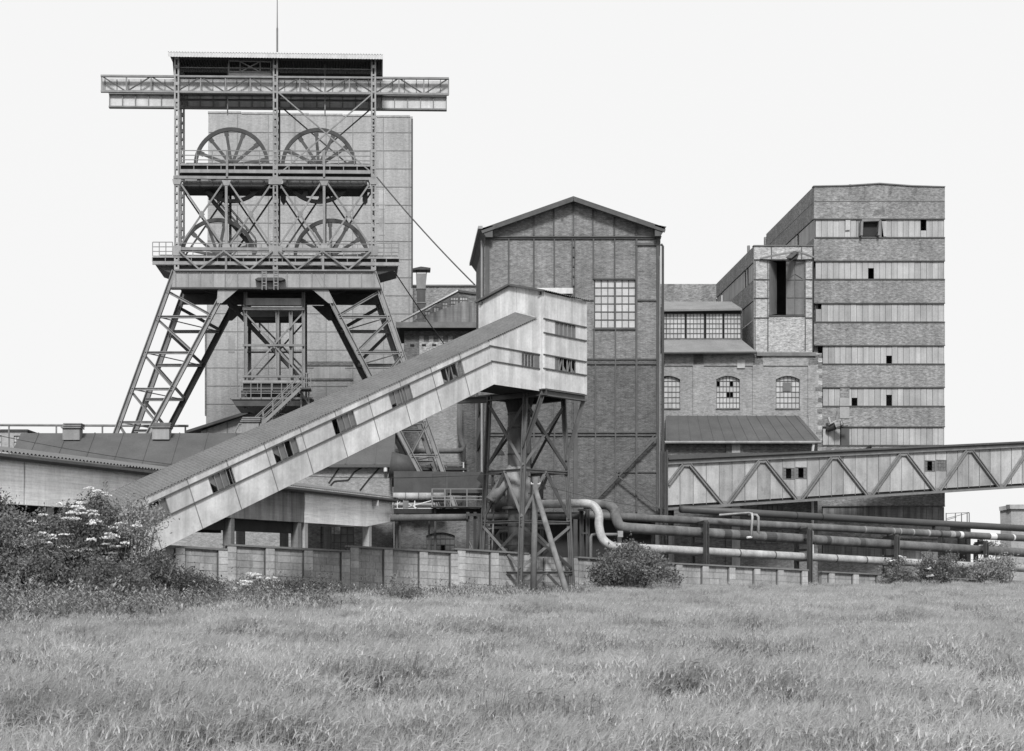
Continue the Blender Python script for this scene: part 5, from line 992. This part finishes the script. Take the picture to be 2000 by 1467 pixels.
bq([(0, bt_(0)+.2), (SE, bt_(SE)+.2), (SE, bt_(SE)+.34), (0, bt_(0)+.34)], 'roof', 'felt', .3, 2.9); bq([(0, bb(0)+.02), (SE, bb(SE)+.02), (SE, bb(SE)+.2), (0, bb(0)+.2)], 'floor', 'near_black', -.1, 2.2)
bq([(0, bb(0)+.1), (SE, bb(SE)+.1), (SE, bt_(SE)), (0, bt_(0))], 'far_panel', 'panel_b', -2.2, .05)
pw_ = 1.108; npan = int(SE/pw_); w1 = [BR.sh(x, 920)[0] for x in (1541, 1586)]; w2 = [BR.sh(x, 915)[0] for x in (1807, 1847)]
for k in range(npan):
    a, b = k*pw_+.012, (k+1)*pw_-.012; lo_, hi = (bb(a)+.2, bb(b)+.2), (bt_(a)-.15, bt_(b)-.15); hole = None; c_ = (a+b)/2
    for wv in (w1, w2):
        if wv[0]-.1 < c_ < wv[1]+.1: hole = (bt_(c_)-1.62, bt_(c_)-.82)
    o_ = random.uniform(-.008, .008)
    if hole:
        bq([(a, lo_[0]), (b, lo_[1]), (b, hole[0]), (a, hole[0])], 'board_panel', 'panel_b', o_, .025); bq([(a, hole[1]), (b, hole[1]), (b, hi[1]), (a, hi[0])], 'board_panel', 'panel_b', o_, .025)
        fr = bq([(a, hole[0]), (a+.08, hole[0]), (a+.08, hole[1]), (a, hole[1])], 'window', 'wood_d', .02, .06); bq([(b-.08, hole[0]), (b, hole[0]), (b, hole[1]), (b-.08, hole[1])], 'window_jamb', 'wood_d', .02, .06, fr)
        for hh_ in hole: bq([(a, hh_-.03), (b, hh_-.03), (b, hh_+.03), (a, hh_+.03)], 'window_rail', 'wood_d', .025, .06, fr)
        for i in range(4):
            if i in (1, 2) and not (abs(c_-w2[1]) < .9): continue
            for j in range(3): x0 = a+.08+(b-a-.16)*i/4; x1 = a+.08+(b-a-.16)*(i+1)/4; y0 = hole[0]+(hole[1]-hole[0])*j/3; y1 = hole[0]+(hole[1]-hole[0])*(j+1)/3; bq([(x0+.01, y0+.01), (x1-.01, y0+.01), (x1-.01, y1-.01), (x0+.01, y1-.01)], 'pane', 'glass_d', -.01, .01, fr)
    else: bq([(a, lo_[0]), (b, lo_[1]), (b, hi[1]), (a, hi[0])], 'board_panel', 'panel_b', o_, .025)
    bq([(b-.008, lo_[1]-.1), (b+.03, lo_[1]-.1), (b+.03, hi[1]), (b-.008, hi[1])], 'board_joint', 'steel', .03, .04)
nodes = [1.58+6.52*i for i in range(-1, 7)]
for n_ in nodes:
    for sg_ in (-1, 1):
        a = (n_+sg_*.28, bt_(n_)-.2); b = (n_+sg_*3.02, bb(n_+sg_*3.02)+.05)
        if b[0] < 0: f_ = (0.05-a[0])/(b[0]-a[0]); b = (.05, a[1]+(b[1]-a[1])*f_)
        if a[0] < 0 or a[0] > SE-.2 or b[0] > SE: continue
        O('truss_diagonal', MB().ibeam(BR.at(*a, .12), BR.at(*b, .12), .24, .16, BR.n, .06), M['steel'], br)
    if 0 < n_ < SE: bq([(n_-.4, bt_(n_)-.34), (n_+.4, bt_(n_)-.34), (n_+.5, bt_(n_)-.1), (n_-.5, bt_(n_)-.1)], 'gusset_plate', 'steel', .14, .03)
    if 0 < n_+3.26 < SE: bq([(n_+2.8, bb(n_+3.26)), (n_+3.7, bb(n_+3.26)), (n_+3.5, bb(n_+3.26)+.26), (n_+3.0, bb(n_+3.26)+.26)], 'gusset_plate', 'steel', .14, .03)
for s_ in (1.0, 38.5): q = BR.at(s_, bb(s_)-.16, -1.0); O('bridge_post', MB().ibeam(g0(q), q, .4, .4), M['steel_d'], br)
# clutter on the bridge roof beside the engine house
rfb = BR.at(3, bt_(3)+.34, -1.2); O('roof_debris', MB().bar(BR.at(.1, bt_(0)+.42, -.3), BR.at(7, bt_(7)+.36, -.3), .5, .25, Vector((0, 0, 1))), M['felt'], br)

# ================================================================== far right: concrete silo, stair tower
si = T('concrete_silo', 'blocky concrete bunker with flared top at the end of the pipe bridge', 'silo', g0(P(2000, 1000, 134))); SI = Pl(1975, 130, 1, .3); SJ = Pl(1975, 130, 1, -1.2)
O('front_face', MB().slab(SI, [(1975, gy(SI, 1975)), (2110, gy(SI, 2110)), (2110, 994), (1975, 994)], 0, .4), M['brick_t'], si); O('side_face', MB().slab(SJ, [(1957, gy(SJ, 1957)), (1975, gy(SJ, 1975)), (1975, 994), (1953, 996)], -.01, .3), M['brick_t'], si)
O('flared_cap', MB().slab(SI, [(1973, 994), (2112, 994), (2112, 985), (1972, 985.5)], .25, .5), M['conc_p'], si); O('flared_cap', MB().slab(SJ, [(1952, 998), (1974, 994), (1974, 986), (1951, 990)], .2, .5), M['conc_p'], si)
st_ = T('stair_tower', 'small dark doorway tower with roof railing beside the washery', 'building', g0(P(1870, 1000, 122))); STP = Pl(1870, 119, 1, 0)
O('wall', grid_wall(STP, 1846, 1031, 1896, gy(STP, 1870), [(1870, 1048, 1888, 1100)], 0, .3), M['brick_d'], st_); O('roof', MB().rect(STP, 1845, 1028, 1897, 1032, .2, 4), M['felt'], st_); O('door_recess', MB().rect(STP, 1866, 1046, 1892, gy(STP, 1870), -2.5, .2), M['near_black'], st_)
q = MB()
for (xa, ya), (xb, yb) in (((1848, 1003), (1893, 1001)), ((1848, 1013), (1893, 1001.5)), ((1848, 1016), (1868, 1010))): q.bar(STP.p(xa, ya, .1), STP.p(xb, yb, .1), .05, .05)
for x in (1848, 1866, 1878, 1889, 1893): q.bar(STP.p(x, 1030, .1), STP.p(x, 1002, .1), .06, .06)
O('railing', q, M['steel'], st_)

# ================================================================== poles and wires
wp = T('wooden_pole', 'upright wooden pole with insulators beside the tower front leg', 'pole', g0(P(1042, 1150, 70.2))); a = P(1046, 932, 70.4); O('shaft', MB().tube([g0(P(1041, 1150, 70.2)), a], [.17, .13], 12), M['wood'], wp, True)
for s_ in (-1, 1): O('insulator', MB().tube([a+Vector((s_*.1, -.05, -.35)), a+Vector((s_*.22, -.05, -.35)), a+Vector((s_*.22, -.05, -.26))], .03, 8), M['paint'], wp)
sp2 = T('pole_strut', 'leaning wooden strut pole propped against the upright pole', 'pole', g0(P(1117, 1190, 66))); O('shaft', MB().tube([g0(P(1118, 1190, 66)), P(1046, 957, 70.1)], [.15, .13], 12), M['wood'], sp2, True)
def wire(label, a, b, sag, r=.018, n=14, m='steel_d'):
    pts = [a.lerp(b, i/n)-Vector((0, 0, sag*4*(i/n)*(1-i/n))) for i in range(n+1)]; c = pts[n//2]; t = T('cable', label, 'cable', c); O('strand', MB().tube(pts, r, 6), M[m], t)
wire('taut rope from the headframe down to the engine house roof edge', HF.p(736, 346, .1), P(927, 556, 98), .2, .05)
wire('taut rope from the lower platform down to the hall wall', HF.p(770, 530, .1), P(882, 692, 114.5), .1, .045)
wire('thin wire drooping across the felt roof and the conveyor gallery', P(-40, 843, 60), P(975, 925, 71), .9, .016)
wire('thin wire from the upright pole towards the pipe bends', P(1048, 943, 70.3), P(1330, 995, 90), .3, .014)
# ================================================================== vegetation
def leafmat(name, c, var=.5, trans=.25, inst=.12):
    m = bpy.data.materials.new(name); m.use_nodes = True; n = m.node_tree.nodes; L = m.node_tree.links; n.clear()
    g = n.new('ShaderNodeNewGeometry'); oi = n.new('ShaderNodeObjectInfo'); nz = n.new('ShaderNodeTexNoise'); nz.inputs['Scale'].default_value = .35; nz.inputs['Detail'].default_value = 3
    L.new(g.outputs['Position'], nz.inputs['Vector'])
    def mt(op, a, b):
        x = n.new('ShaderNodeMath'); x.operation = op
        for i, q in enumerate((a, b)):
            if isinstance(q, (int, float)): x.inputs[i].default_value = q
            else: L.new(q, x.inputs[i])
        return x.outputs[0]
    v = mt('ADD', mt('MULTIPLY', g.outputs['Random Per Island'], var), 1-var/2)
    v = mt('MULTIPLY', v, mt('ADD', mt('MULTIPLY', nz.outputs[0], .7), .65)); v = mt('MULTIPLY', v, mt('ADD', mt('MULTIPLY', oi.outputs['Random'], inst*2), 1-inst)); v = mt('MULTIPLY', v, c)
    d = n.new('ShaderNodeBsdfDiffuse'); t = n.new('ShaderNodeBsdfTranslucent'); mx_ = n.new('ShaderNodeMixShader'); mx_.inputs[0].default_value = trans
    L.new(v, d.inputs[0]); L.new(v, t.inputs[0]); L.new(d.outputs[0], mx_.inputs[1]); L.new(t.outputs[0], mx_.inputs[2])
    L.new(mx_.outputs[0], n.new('ShaderNodeOutputMaterial').inputs[0]); return m
VM = dict(bush=leafmat('elder_leaf', .16, .9), bush_d=leafmat('dark_leaf', .11, .8), weed=leafmat('weed_leaf', .26, .6), flower=leafmat('elder_flower', .75, .1, .2), barley=leafmat('barley', .50, .6, .3), awn=leafmat('barley_awn', .42, .3, .4), stem=leafmat('barley_stem', .19, .6, .2), stem_d=leafmat('lodged_stem', .085, .7, .2), grass=leafmat('rough_grass', .24, .6, .3))
def mesh_np(name, V_, Fq, mats, mi=None):
    me = bpy.data.meshes.new(name); nv, nf, k = len(V_), len(Fq), Fq.shape[1]
    me.vertices.add(nv); me.vertices.foreach_set('co', V_.astype(np.float32).ravel()); me.loops.add(nf*k); me.loops.foreach_set('vertex_index', Fq.astype(np.int32).ravel())
    me.polygons.add(nf); me.polygons.foreach_set('loop_start', np.arange(0, nf*k, k, dtype=np.int32))
    for m in mats: me.materials.append(m)
    if mi is not None: me.polygons.foreach_set('material_index', mi.astype(np.int32))
    me.update(calc_edges=True); return me
def unit(v): return v/np.maximum(np.linalg.norm(v, axis=-1, keepdims=True), 1e-6)
def leaves(cen, size, up=.5, asp=.45):               # pointed leaves: one rhombus each, bent along the midrib is not visible at this size
    n = len(cen); d = unit(rng.normal(size=(n, 3))+np.array([0, 0, -.15])); nn = unit(rng.normal(size=(n, 3))*.7+np.array([-.1, -.35, up])); s = unit(np.cross(d, nn)); sz = size*rng.uniform(.6, 1.35, (n, 1))
    a = cen-d*sz*.5; b = cen+s*sz*asp*.5; c = cen+d*sz*.5; e = cen-s*sz*asp*.5
    return np.stack([a, b, c, e], 1).reshape(-1, 3), np.arange(4*n).reshape(-1, 4)
def bush(name, label, blobs, nl, size, m='bush', flowers=0, group=None, fl_sz=.14, stems=12, clump=.24, front=True):
    """blobs: (x,y,z,rx,ry,rz) in metres; leaves sit in clumps over and inside the blobs, stems carry them"""
    B = np.array(blobs); base = Vector((float(B[:, 0].mean()), float(B[:, 1].mean()), 0)); t = T(name, label, 'bush', base, group)
    wgt = (B[:, 3]*B[:, 5]); wgt = wgt/wgt.sum(); nc = max(30, nl//55); bi = rng.choice(len(B), nc, p=wgt)
    d = unit(rng.normal(size=(nc, 3))); r = rng.uniform(.45, 1.0, (nc, 1))**.5*(1+rng.normal(0, .09, (nc, 1))); C = B[bi, :3]+d*r*B[bi, 3:6]; C[:, 2] = np.maximum(C[:, 2], .15)
    k = rng.integers(0, nc, nl); pos = C[k]+rng.normal(size=(nl, 3))*clump*np.array([1, 1, .6]); pos[:, 2] = np.maximum(pos[:, 2], .05)
    ns = max(6, nl//260); sp_p = []                     # loose sprays that break the outline
    for i in range(ns):
        j = rng.integers(nc); dv_ = unit(d[j]*np.array([1, 1, .8])+np.array([0, 0, .7])+rng.normal(0, .35, 3)); ln = rng.uniform(.25, .75)*min(1.0, float(B[bi[j], 3])*.7+.25); tt_ = rng.uniform(0, 1, (16, 1)); sp_p.append(C[j]+dv_*tt_*ln*1.3+rng.normal(0, .05, (16, 3)))
    pos = np.concatenate([pos]+sp_p); V_, Fq = leaves(pos, size*rng.uniform(.75, 1.25, (len(pos), 1))); V_ -= np.array(base); me = mesh_np('foliage', V_, Fq, [VM[m]]); o = bpy.data.objects.new('foliage', me); COL.objects.link(o); o.parent = t; BASE[o.name] = base; o['kind'] = 'stuff'
    q = MB()
    for i in range(stems):
        b_ = B[rng.integers(len(B))]; tip = Vector((float(b_[0]+rng.normal()*b_[3]*.5), float(b_[1]+rng.normal()*b_[4]*.4), float(b_[2]+b_[5]*rng.uniform(.2, .85)))); rt = Vector((base.x+(tip.x-base.x)*.6, base.y+(tip.y-base.y)*.5, 0)); md = rt.lerp(tip, .5)+Vector((rng.normal()*.2, rng.normal()*.2, .2)); q.tube([rt, md, tip], [.05, .035, .012], 6)
    O('stems', q, M['wood_d'], t)
    if flowers:                                        # flat elder umbels in groups on the outside
        vis = np.where((d[:, 1] < .1) & (d[:, 2] > -.55) & (r[:, 0] > .8) & (bi < 2))[0]; sel = rng.choice(vis, max(2, flowers//3)); fp = []
        for s_ in sel:
            g_ = rng.integers(2, 5)
            for _ in range(g_): fp.append(C[s_]+(d[s_]*np.array([.35, .4, .35])+rng.normal(size=3)*np.array([.3, .12, .1])+np.array([0, -.25, .12]))*min(1, fl_sz/.19))
        fp = np.array(fp); nf = len(fp); per = 40; ang = rng.uniform(0, 6.28, (nf, per)); rad = fl_sz*np.sqrt(rng.uniform(0, 1, (nf, per))); pts = fp[:, None, :]+np.stack([rad*np.cos(ang), rad*np.sin(ang), rng.normal(0, .012, (nf, per))-rad*rad], -1)
        V_, Fq = leaves(pts.reshape(-1, 3), .075, up=1.2, asp=.9); V_ -= np.array(base); me = mesh_np('flower_umbels', V_, Fq, [VM['flower']]); o = bpy.data.objects.new('flower_umbels', me); COL.objects.link(o); o.parent = t; o['kind'] = 'stuff'
    return t
def bl(x, y, Z, rxp, ryp, dz=1.0): c = P(x, y, Z); return (c.x, c.y, c.z, rxp*Z/F, rxp*Z/F*.8*dz, ryp*Z/F)
bush('elder_bush', 'large elder bush covered in flat white flower heads at the foot of the gallery', [bl(150, 1062, 49, 82, 55), bl(180, 1012, 50, 52, 38), bl(120, 1110, 48, 75, 45), bl(225, 1095, 50, 35, 40)], 24000, .13, 'bush', 66, fl_sz=.19)
bush('leafy_thicket', 'dense dark thicket without flowers left of the elder bush', [bl(10, 1085, 47, 80, 75), bl(-70, 1070, 47, 80, 90), bl(50, 1045, 48, 50, 45), bl(-5, 985, 49, 22, 28), bl(55, 1125, 46.5, 70, 40)], 22000, .12, 'bush')
bush('wispy_sapling', 'airy pale sapling in front of the lower end of the gallery', [bl(275, 1030, 49.5, 38, 45), bl(258, 1000, 50, 24, 24)], 2600, .11, 'weed', 0, stems=14)
bush('low_bramble', 'low dark bramble mound below the sapling', [bl(345, 1145, 50, 55, 32), bl(395, 1150, 51, 40, 20), bl(290, 1150, 49, 50, 30)], 11000, .1, 'bush_d')
bush('mid_bramble', 'soft grey weed mound in front of the stepped wall left end', [bl(215, 1135, 46, 70, 38), bl(300, 1120, 49, 40, 40)], 9000, .1, 'bush')
bush('flowering_weed', 'low patch of white flowering weed against the block wall', [bl(495, 1150, 58, 40, 18)], 3500, .1, 'weed', 34, fl_sz=.11)
bush('wall_scrub', 'dark scrub mound against the block wall beside the white flowers', [bl(585, 1155, 57, 55, 20), bl(640, 1160, 58, 40, 15)], 6500, .1, 'bush_d')
bush('field_shrub', 'small rounded shrub standing in the field edge before the wall', [bl(790, 1172, 50, 36, 24)], 3600, .085, 'bush')
bush('pipe_bend_bush', 'big round bush with scattered pale blooms below the swan-neck pipe bends', [bl(1225, 1115, 74, 60, 42), bl(1275, 1125, 75, 45, 35), bl(1190, 1125, 73.5, 35, 28), bl(1235, 1085, 75, 38, 24)], 17000, .14, 'bush', 12, fl_sz=.1)
bush('sparse_bush', 'sparse bush in front of the long wall below the stacked-bracket trestle', [bl(1752, 1120, 84, 28, 28), bl(1765, 1135, 84, 22, 16)], 3600, .13, 'bush', 3, fl_sz=.08)
bush('speckled_bush', 'round bush speckled with pale blooms between two trestles', [bl(1835, 1110, 85, 34, 30), bl(1815, 1118, 85, 22, 24)], 5200, .14, 'bush', 9, fl_sz=.09)
bush('pale_bush', 'pale rounded bush in front of the last trestle', [bl(1938, 1115, 86, 36, 24), bl(1960, 1100, 86, 18, 14)], 4500, .14, 'weed', 0)
bush('distant_shrub', 'distant pale shrub between the silo and the stair tower', [bl(1945, 1070, 126, 16, 14), bl(1925, 1075, 126, 10, 10)], 1800, .2, 'weed', 0)
for i, (x, y, Z, r_, m) in enumerate(((1300, 1150, 70, 28, 'weed'), (1140, 1158, 68, 24, 'weed'), (985, 1162, 64, 26, 'weed'))):
    bush('wall_weed', ('loose weeds right of the big round bush', 'loose weeds beside the strut pole foot', 'loose weeds at the left foot of the lattice tower')[i], [bl(x, y, Z, r_, 12)], 1300, .09, m, stems=5)

# barley: clump prototypes scattered over the field by one geometry-nodes object
def clump_mesh(kind, seed):
    g = np.random.default_rng(seed); Vs, Fs, Ms = [], [], []; n0 = 0
    def ribbon(pts, wds, side, mi):
        nonlocal n0
        k = len(pts); v = np.concatenate([pts-side*wds[:, None]/2, pts+side*wds[:, None]/2]); f = np.array([[i, i+1, k+i+1, k+i] for i in range(k-1)])+n0; Vs.append(v); Fs.append(f); Ms.append(np.full(k-1, mi)); n0 += 2*k
    if kind in ('barley', 'lodged'):
        lg = kind == 'lodged'
        for _ in range(62 if lg else 96):
            r = .36*math.sqrt(g.uniform()); an = g.uniform(0, 6.28); b = np.array([r*math.cos(an), r*math.sin(an), 0]); h = g.uniform(.5, .8) if lg else g.uniform(.68, .92); az = g.normal(.5, 1.2 if lg else .8); ld = np.array([math.cos(az), math.sin(az), 0]); side = np.array([-ld[1], ld[0], 0]); lean = g.uniform(.1, .35) if lg else g.uniform(.04, .2)
            ts = np.array([.25, .6, 1.0]); st = b+ld*lean*(ts**2)[:, None]+np.array([0, 0, 1])*(h*ts)[:, None]; ribbon(st, np.array([.006, .006, .005]), side, 1)
            t0 = st[-1]; nod = g.uniform(.3, 2.2); L_ = g.uniform(.055, .085); ear = [t0]; d0 = g.uniform(.25, .6)
            for i in range(4): a = d0+nod*i/3; ear.append(ear[-1]+(ld*math.sin(a)+np.array([0, 0, math.cos(a)]))*L_/4)
            ear = np.array(ear); ribbon(ear, np.array([.005, .011, .012, .009, .005]), side, 0); ribbon(ear, np.array([.005, .010, .011, .008, .004]), unit(np.cross(side, ear[-1]-ear[0])), 0)
            for i in range(2 if lg else 7):
                p = ear[1+i % 4]; a = d0+nod*(i % 4)/3; dr = ld*math.sin(a)+np.array([0, 0, math.cos(a)])+side*g.normal(0, .28)+g.normal(0, .12, 3); dr = unit(dr); e = p+dr*g.uniform(.08, .13); ribbon(np.array([p, e]), np.array([.003, .001]), unit(np.cross(dr, g.normal(size=3))), 2)
            if g.uniform() < .6:
                p = st[0]+(st[1]-st[0])*g.uniform(.4, 1.3); a2 = g.uniform(0, 6.28); l2 = np.array([math.cos(a2), math.sin(a2), 0]); le_ = np.array([p, p+l2*.08+[0, 0, .12], p+l2*.2+[0, 0, .13]]); ribbon(le_, np.array([.011, .012, .003]), np.array([-l2[1], l2[0], 0]), 1)
    elif kind == 'grass':
        for _ in range(95):
            r = .4*math.sqrt(g.uniform()); an = g.uniform(0, 6.28); b = np.array([r*math.cos(an), r*math.sin(an), 0]); h = g.uniform(.45, 1.0); az = g.uniform(0, 6.28); ld = np.array([math.cos(az), math.sin(az), 0]); side = np.array([-ld[1], ld[0], 0]); ts = np.array([0, .5, .8, 1.0]); lean = g.uniform(.05, .35)
            ribbon(b+ld*lean*(ts**2.2)[:, None]+np.array([0, 0, 1])*(h*(ts-.12*lean*ts**3))[:, None], np.array([.012, .011, .008, .002]), side, 0)
            if g.uniform() < .35:
                tp_ = b+ld*lean+np.array([0, 0, h*.95]); ribbon(np.array([tp_, tp_+ld*.04+[0, 0, .08], tp_+ld*.1+[0, 0, .14]]), np.array([.006, .03, .005]), side, 1)
    else:
        for _ in range(9):
            r = .35*math.sqrt(g.uniform()); an = g.uniform(0, 6.28); b = np.array([r*math.cos(an), r*math.sin(an), 0]); h = g.uniform(.6, 1.15); ld = g.normal(0, .12, 3)*[1, 1, 0]; ribbon(np.array([b, b+ld*.5+[0, 0, h*.5], b+ld+[0, 0, h]]), np.array([.014, .012, .006]), np.array([1., 0, 0]), 1)
            for i in range(26):
                t = g.uniform(.15, 1.0); p = b+ld*t+np.array([0, 0, h*t]); a = g.uniform(0, 6.28); dr = np.array([math.cos(a), math.sin(a), g.uniform(.0, .8)]); sz = g.uniform(.07, .16)*(1.15-.5*t); sd = np.array([-math.sin(a), math.cos(a), 0]); ribbon(np.array([p, p+dr*sz*.5, p+dr*sz]), np.array([.008, .035, .004]), sd, 0)
    ms = {'barley': ['barley', 'stem', 'awn'], 'lodged': ['barley', 'stem_d', 'awn'], 'grass': ['grass', 'awn'], 'weed': ['weed', 'stem'], 'scrub': ['bush_d', 'stem_d']}[kind]
    return mesh_np(kind+'_clump', np.concatenate(Vs), np.concatenate(Fs), [VM[k] for k in ms], np.concatenate(Ms))
def scatter(name, label, cat, pts, rot, scl, kind, nproto):
    protos = [bpy.data.objects.new(kind+'_clump', clump_mesh(kind, 100+i*7+len(kind))) for i in range(nproto)]
    me = bpy.data.meshes.new(name); me.vertices.add(len(pts)); me.vertices.foreach_set('co', pts.astype(np.float32).ravel())
    for nm, ty, dt in (('rot', 'FLOAT', rot), ('scl', 'FLOAT', scl), ('idx', 'INT', rng.integers(0, nproto, len(pts)))):
        a = me.attributes.new(nm, ty, 'POINT'); a.data.foreach_set('value', dt.astype(np.int32 if ty == 'INT' else np.float32))
    o = bpy.data.objects.new(name, me); COL.objects.link(o); tag(o, label, cat, kind='stuff')
    ng = bpy.data.node_groups.new(name, 'GeometryNodeTree'); ng.interface.new_socket('Geometry', in_out='INPUT', socket_type='NodeSocketGeometry'); ng.interface.new_socket('Geometry', in_out='OUTPUT', socket_type='NodeSocketGeometry')
    N = ng.nodes.new; L = ng.links.new; gi, go = N('NodeGroupInput'), N('NodeGroupOutput'); mp = N('GeometryNodeMeshToPoints'); ip = N('GeometryNodeInstanceOnPoints'); jn = N('GeometryNodeJoinGeometry')
    for p_ in reversed(protos):
        oi = N('GeometryNodeObjectInfo'); oi.inputs['Object'].default_value = p_; oi.inputs['As Instance'].default_value = True; L(oi.outputs['Geometry'], jn.inputs[0])
    def at(nm, ty):
        x = N('GeometryNodeInputNamedAttribute'); x.data_type = ty; x.inputs[0].default_value = nm; return x.outputs[0]
    cx = N('ShaderNodeCombineXYZ'); L(at('rot', 'FLOAT'), cx.inputs[2]); L(gi.outputs[0], mp.inputs[0]); L(mp.outputs[0], ip.inputs['Points']); L(jn.outputs[0], ip.inputs['Instance']); ip.inputs['Pick Instance'].default_value = True
    L(at('idx', 'INT'), ip.inputs['Instance Index']); L(cx.outputs[0], ip.inputs['Rotation']); L(at('scl', 'FLOAT'), ip.inputs['Scale']); L(ip.outputs[0], go.inputs[0]); md = o.modifiers.new('scatter', 'NODES'); md.node_group = ng; return o
def wall_y(X):                                       # depth of the wall line at world X
    X = np.asarray(X); yl = WL.o.y+(X-WL.o.x)*WL.dy/WL.dx; yr = WR.o.y+(X-WR.o.x)*WR.dy/WR.dx; return np.where(X < WL.o.x, yl, np.where(X < WR.o.x, yl+(X-WL.o.x)*.5, yr))
def weed_edge(X, Y):                                 # field edge: rough strip between barley and wall
    u = CX+X*F/Y; return np.interp(u, [-200, 0, 300, 600, 900, 1150, 1400, 2300], [31, 32, 38, 44, 52, 61, 200, 200])
def field(z0, z1, sp):
    P_ = []
    for Y in np.arange(z0, z1, sp):
        xs = np.arange(-.30*Y-5, .47*Y+5, sp); P_.append(np.stack([xs+rng.uniform(-.5, .5, len(xs))*sp, Y+rng.uniform(-.5, .5, len(xs))*sp, 0*xs], 1))
    return np.concatenate(P_)
def smooth(x, y, s): return np.sin(x*s*1.1+1.3*np.sin(y*s*.7+2))*np.sin(y*s*1.7+1.1*np.sin(x*s*.5))
pts = np.concatenate([field(5, 16, .36), field(16, 34, .40), field(34, 62, .46), field(62, 100, .55)])
X, Y = pts[:, 0], pts[:, 1]; nf = wall_y(X)-1.0; ok = (Y < nf) & (Y < weed_edge(X, Y)+rng.normal(0, 1.2, len(X)))
dips = smooth(X, Y*2.2, .22)
b = pts[ok]; hb_ = 1+.14*smooth(b[:, 0], b[:, 1]*1.6, .3)+.13*smooth(b[:, 0]+9, b[:, 1]*1.5, .9)+rng.normal(0, .09, len(b)); thin = (rng.uniform(size=len(b)) < .12+.38*(smooth(b[:, 0]+31, b[:, 1]*1.7, .55)+.6*smooth(b[:, 0], b[:, 1], 1.9) > .55)); b, hb_ = b[~thin], hb_[~thin]
patch = .8*smooth(b[:, 0]*.6+31, b[:, 1]*2.1, .45)+.8*smooth(b[:, 0]*.6, b[:, 1]*1.6, 1.3)+.4*smooth(b[:, 0], b[:, 1], 2.9)+rng.normal(0, .22, len(b)); near = np.interp(b[:, 1], [9, 12.5, 15.5, 40, 62], [1.3, 1.05, .12, .1, .35]); dk = patch > near
scatter('barley_field', 'ripening bearded barley field stretching from the camera to the wall', 'barley', b[~dk], rng.uniform(-.9, .9, (~dk).sum()), hb_[~dk], 'barley', 6)
scatter('lodged_barley', 'darker wind-flattened patches lying within the barley field', 'barley', b[dk], rng.uniform(-1.5, 1.5, dk.sum()), hb_[dk], 'lodged', 5)
edge = (Y < nf+.6) & (Y > weed_edge(X, Y)-2.5); e = pts[edge]; e = e[rng.uniform(size=len(e)) < .8]
scatter('rough_grass', 'tall rough grass along the field edge in front of the block wall', 'grass', e, rng.uniform(0, 6.28, len(e)), rng.uniform(.75, 1.15, len(e)), 'grass', 5)
lw = pts[edge & (rng.uniform(size=len(X)) < np.interp(CX+X*F/Y, [0, 300, 700, 1000, 1200], [.8, .75, .45, .2, .05]))]
scatter('field_edge_weeds', 'leafy tall weeds growing through the grass strip below the bushes', 'weeds', lw, rng.uniform(0, 6.28, len(lw)), rng.uniform(.7, 1.3, len(lw))*np.interp(CX+lw[:, 0]*F/lw[:, 1], [0, 300, 700], [1.35, 1.2, 1.0]), 'weed', 5)
sx_ = field(40, 76, .5); u_ = CX+sx_[:, 0]*F/sx_[:, 1]; dw = wall_y(sx_[:, 0])-sx_[:, 1]; kp = (dw > .4) & (dw < 7+3*smooth(sx_[:, 0], sx_[:, 1], .6)) & (u_ < 980) & (rng.uniform(size=len(u_)) < np.interp(u_, [0, 600, 850, 980], [.75, .6, .35, .1])*(smooth(sx_[:, 0], sx_[:, 1]*.5, .8) > -.25)); sx_ = sx_[kp]
scatter('wall_foot_scrub', 'ragged dark belt of nettles and scrub along the foot of the stepped wall', 'weeds', sx_, rng.uniform(0, 6.28, len(sx_)), rng.uniform(.75, 1.35, len(sx_)), 'scrub', 5)
gx = field(40, 100, .8); strip_ = (gx[:, 1] > wall_y(gx[:, 0])-1.4) & (gx[:, 1] < wall_y(gx[:, 0])-.3); gx = gx[strip_ & (gx[:, 0] > WR.o.x)]
scatter('wall_foot_grass', 'tufts of grass along the foot of the long low wall', 'grass', gx, rng.uniform(0, 6.28, len(gx)), rng.uniform(.6, 1.0, len(gx)), 'grass', 3)
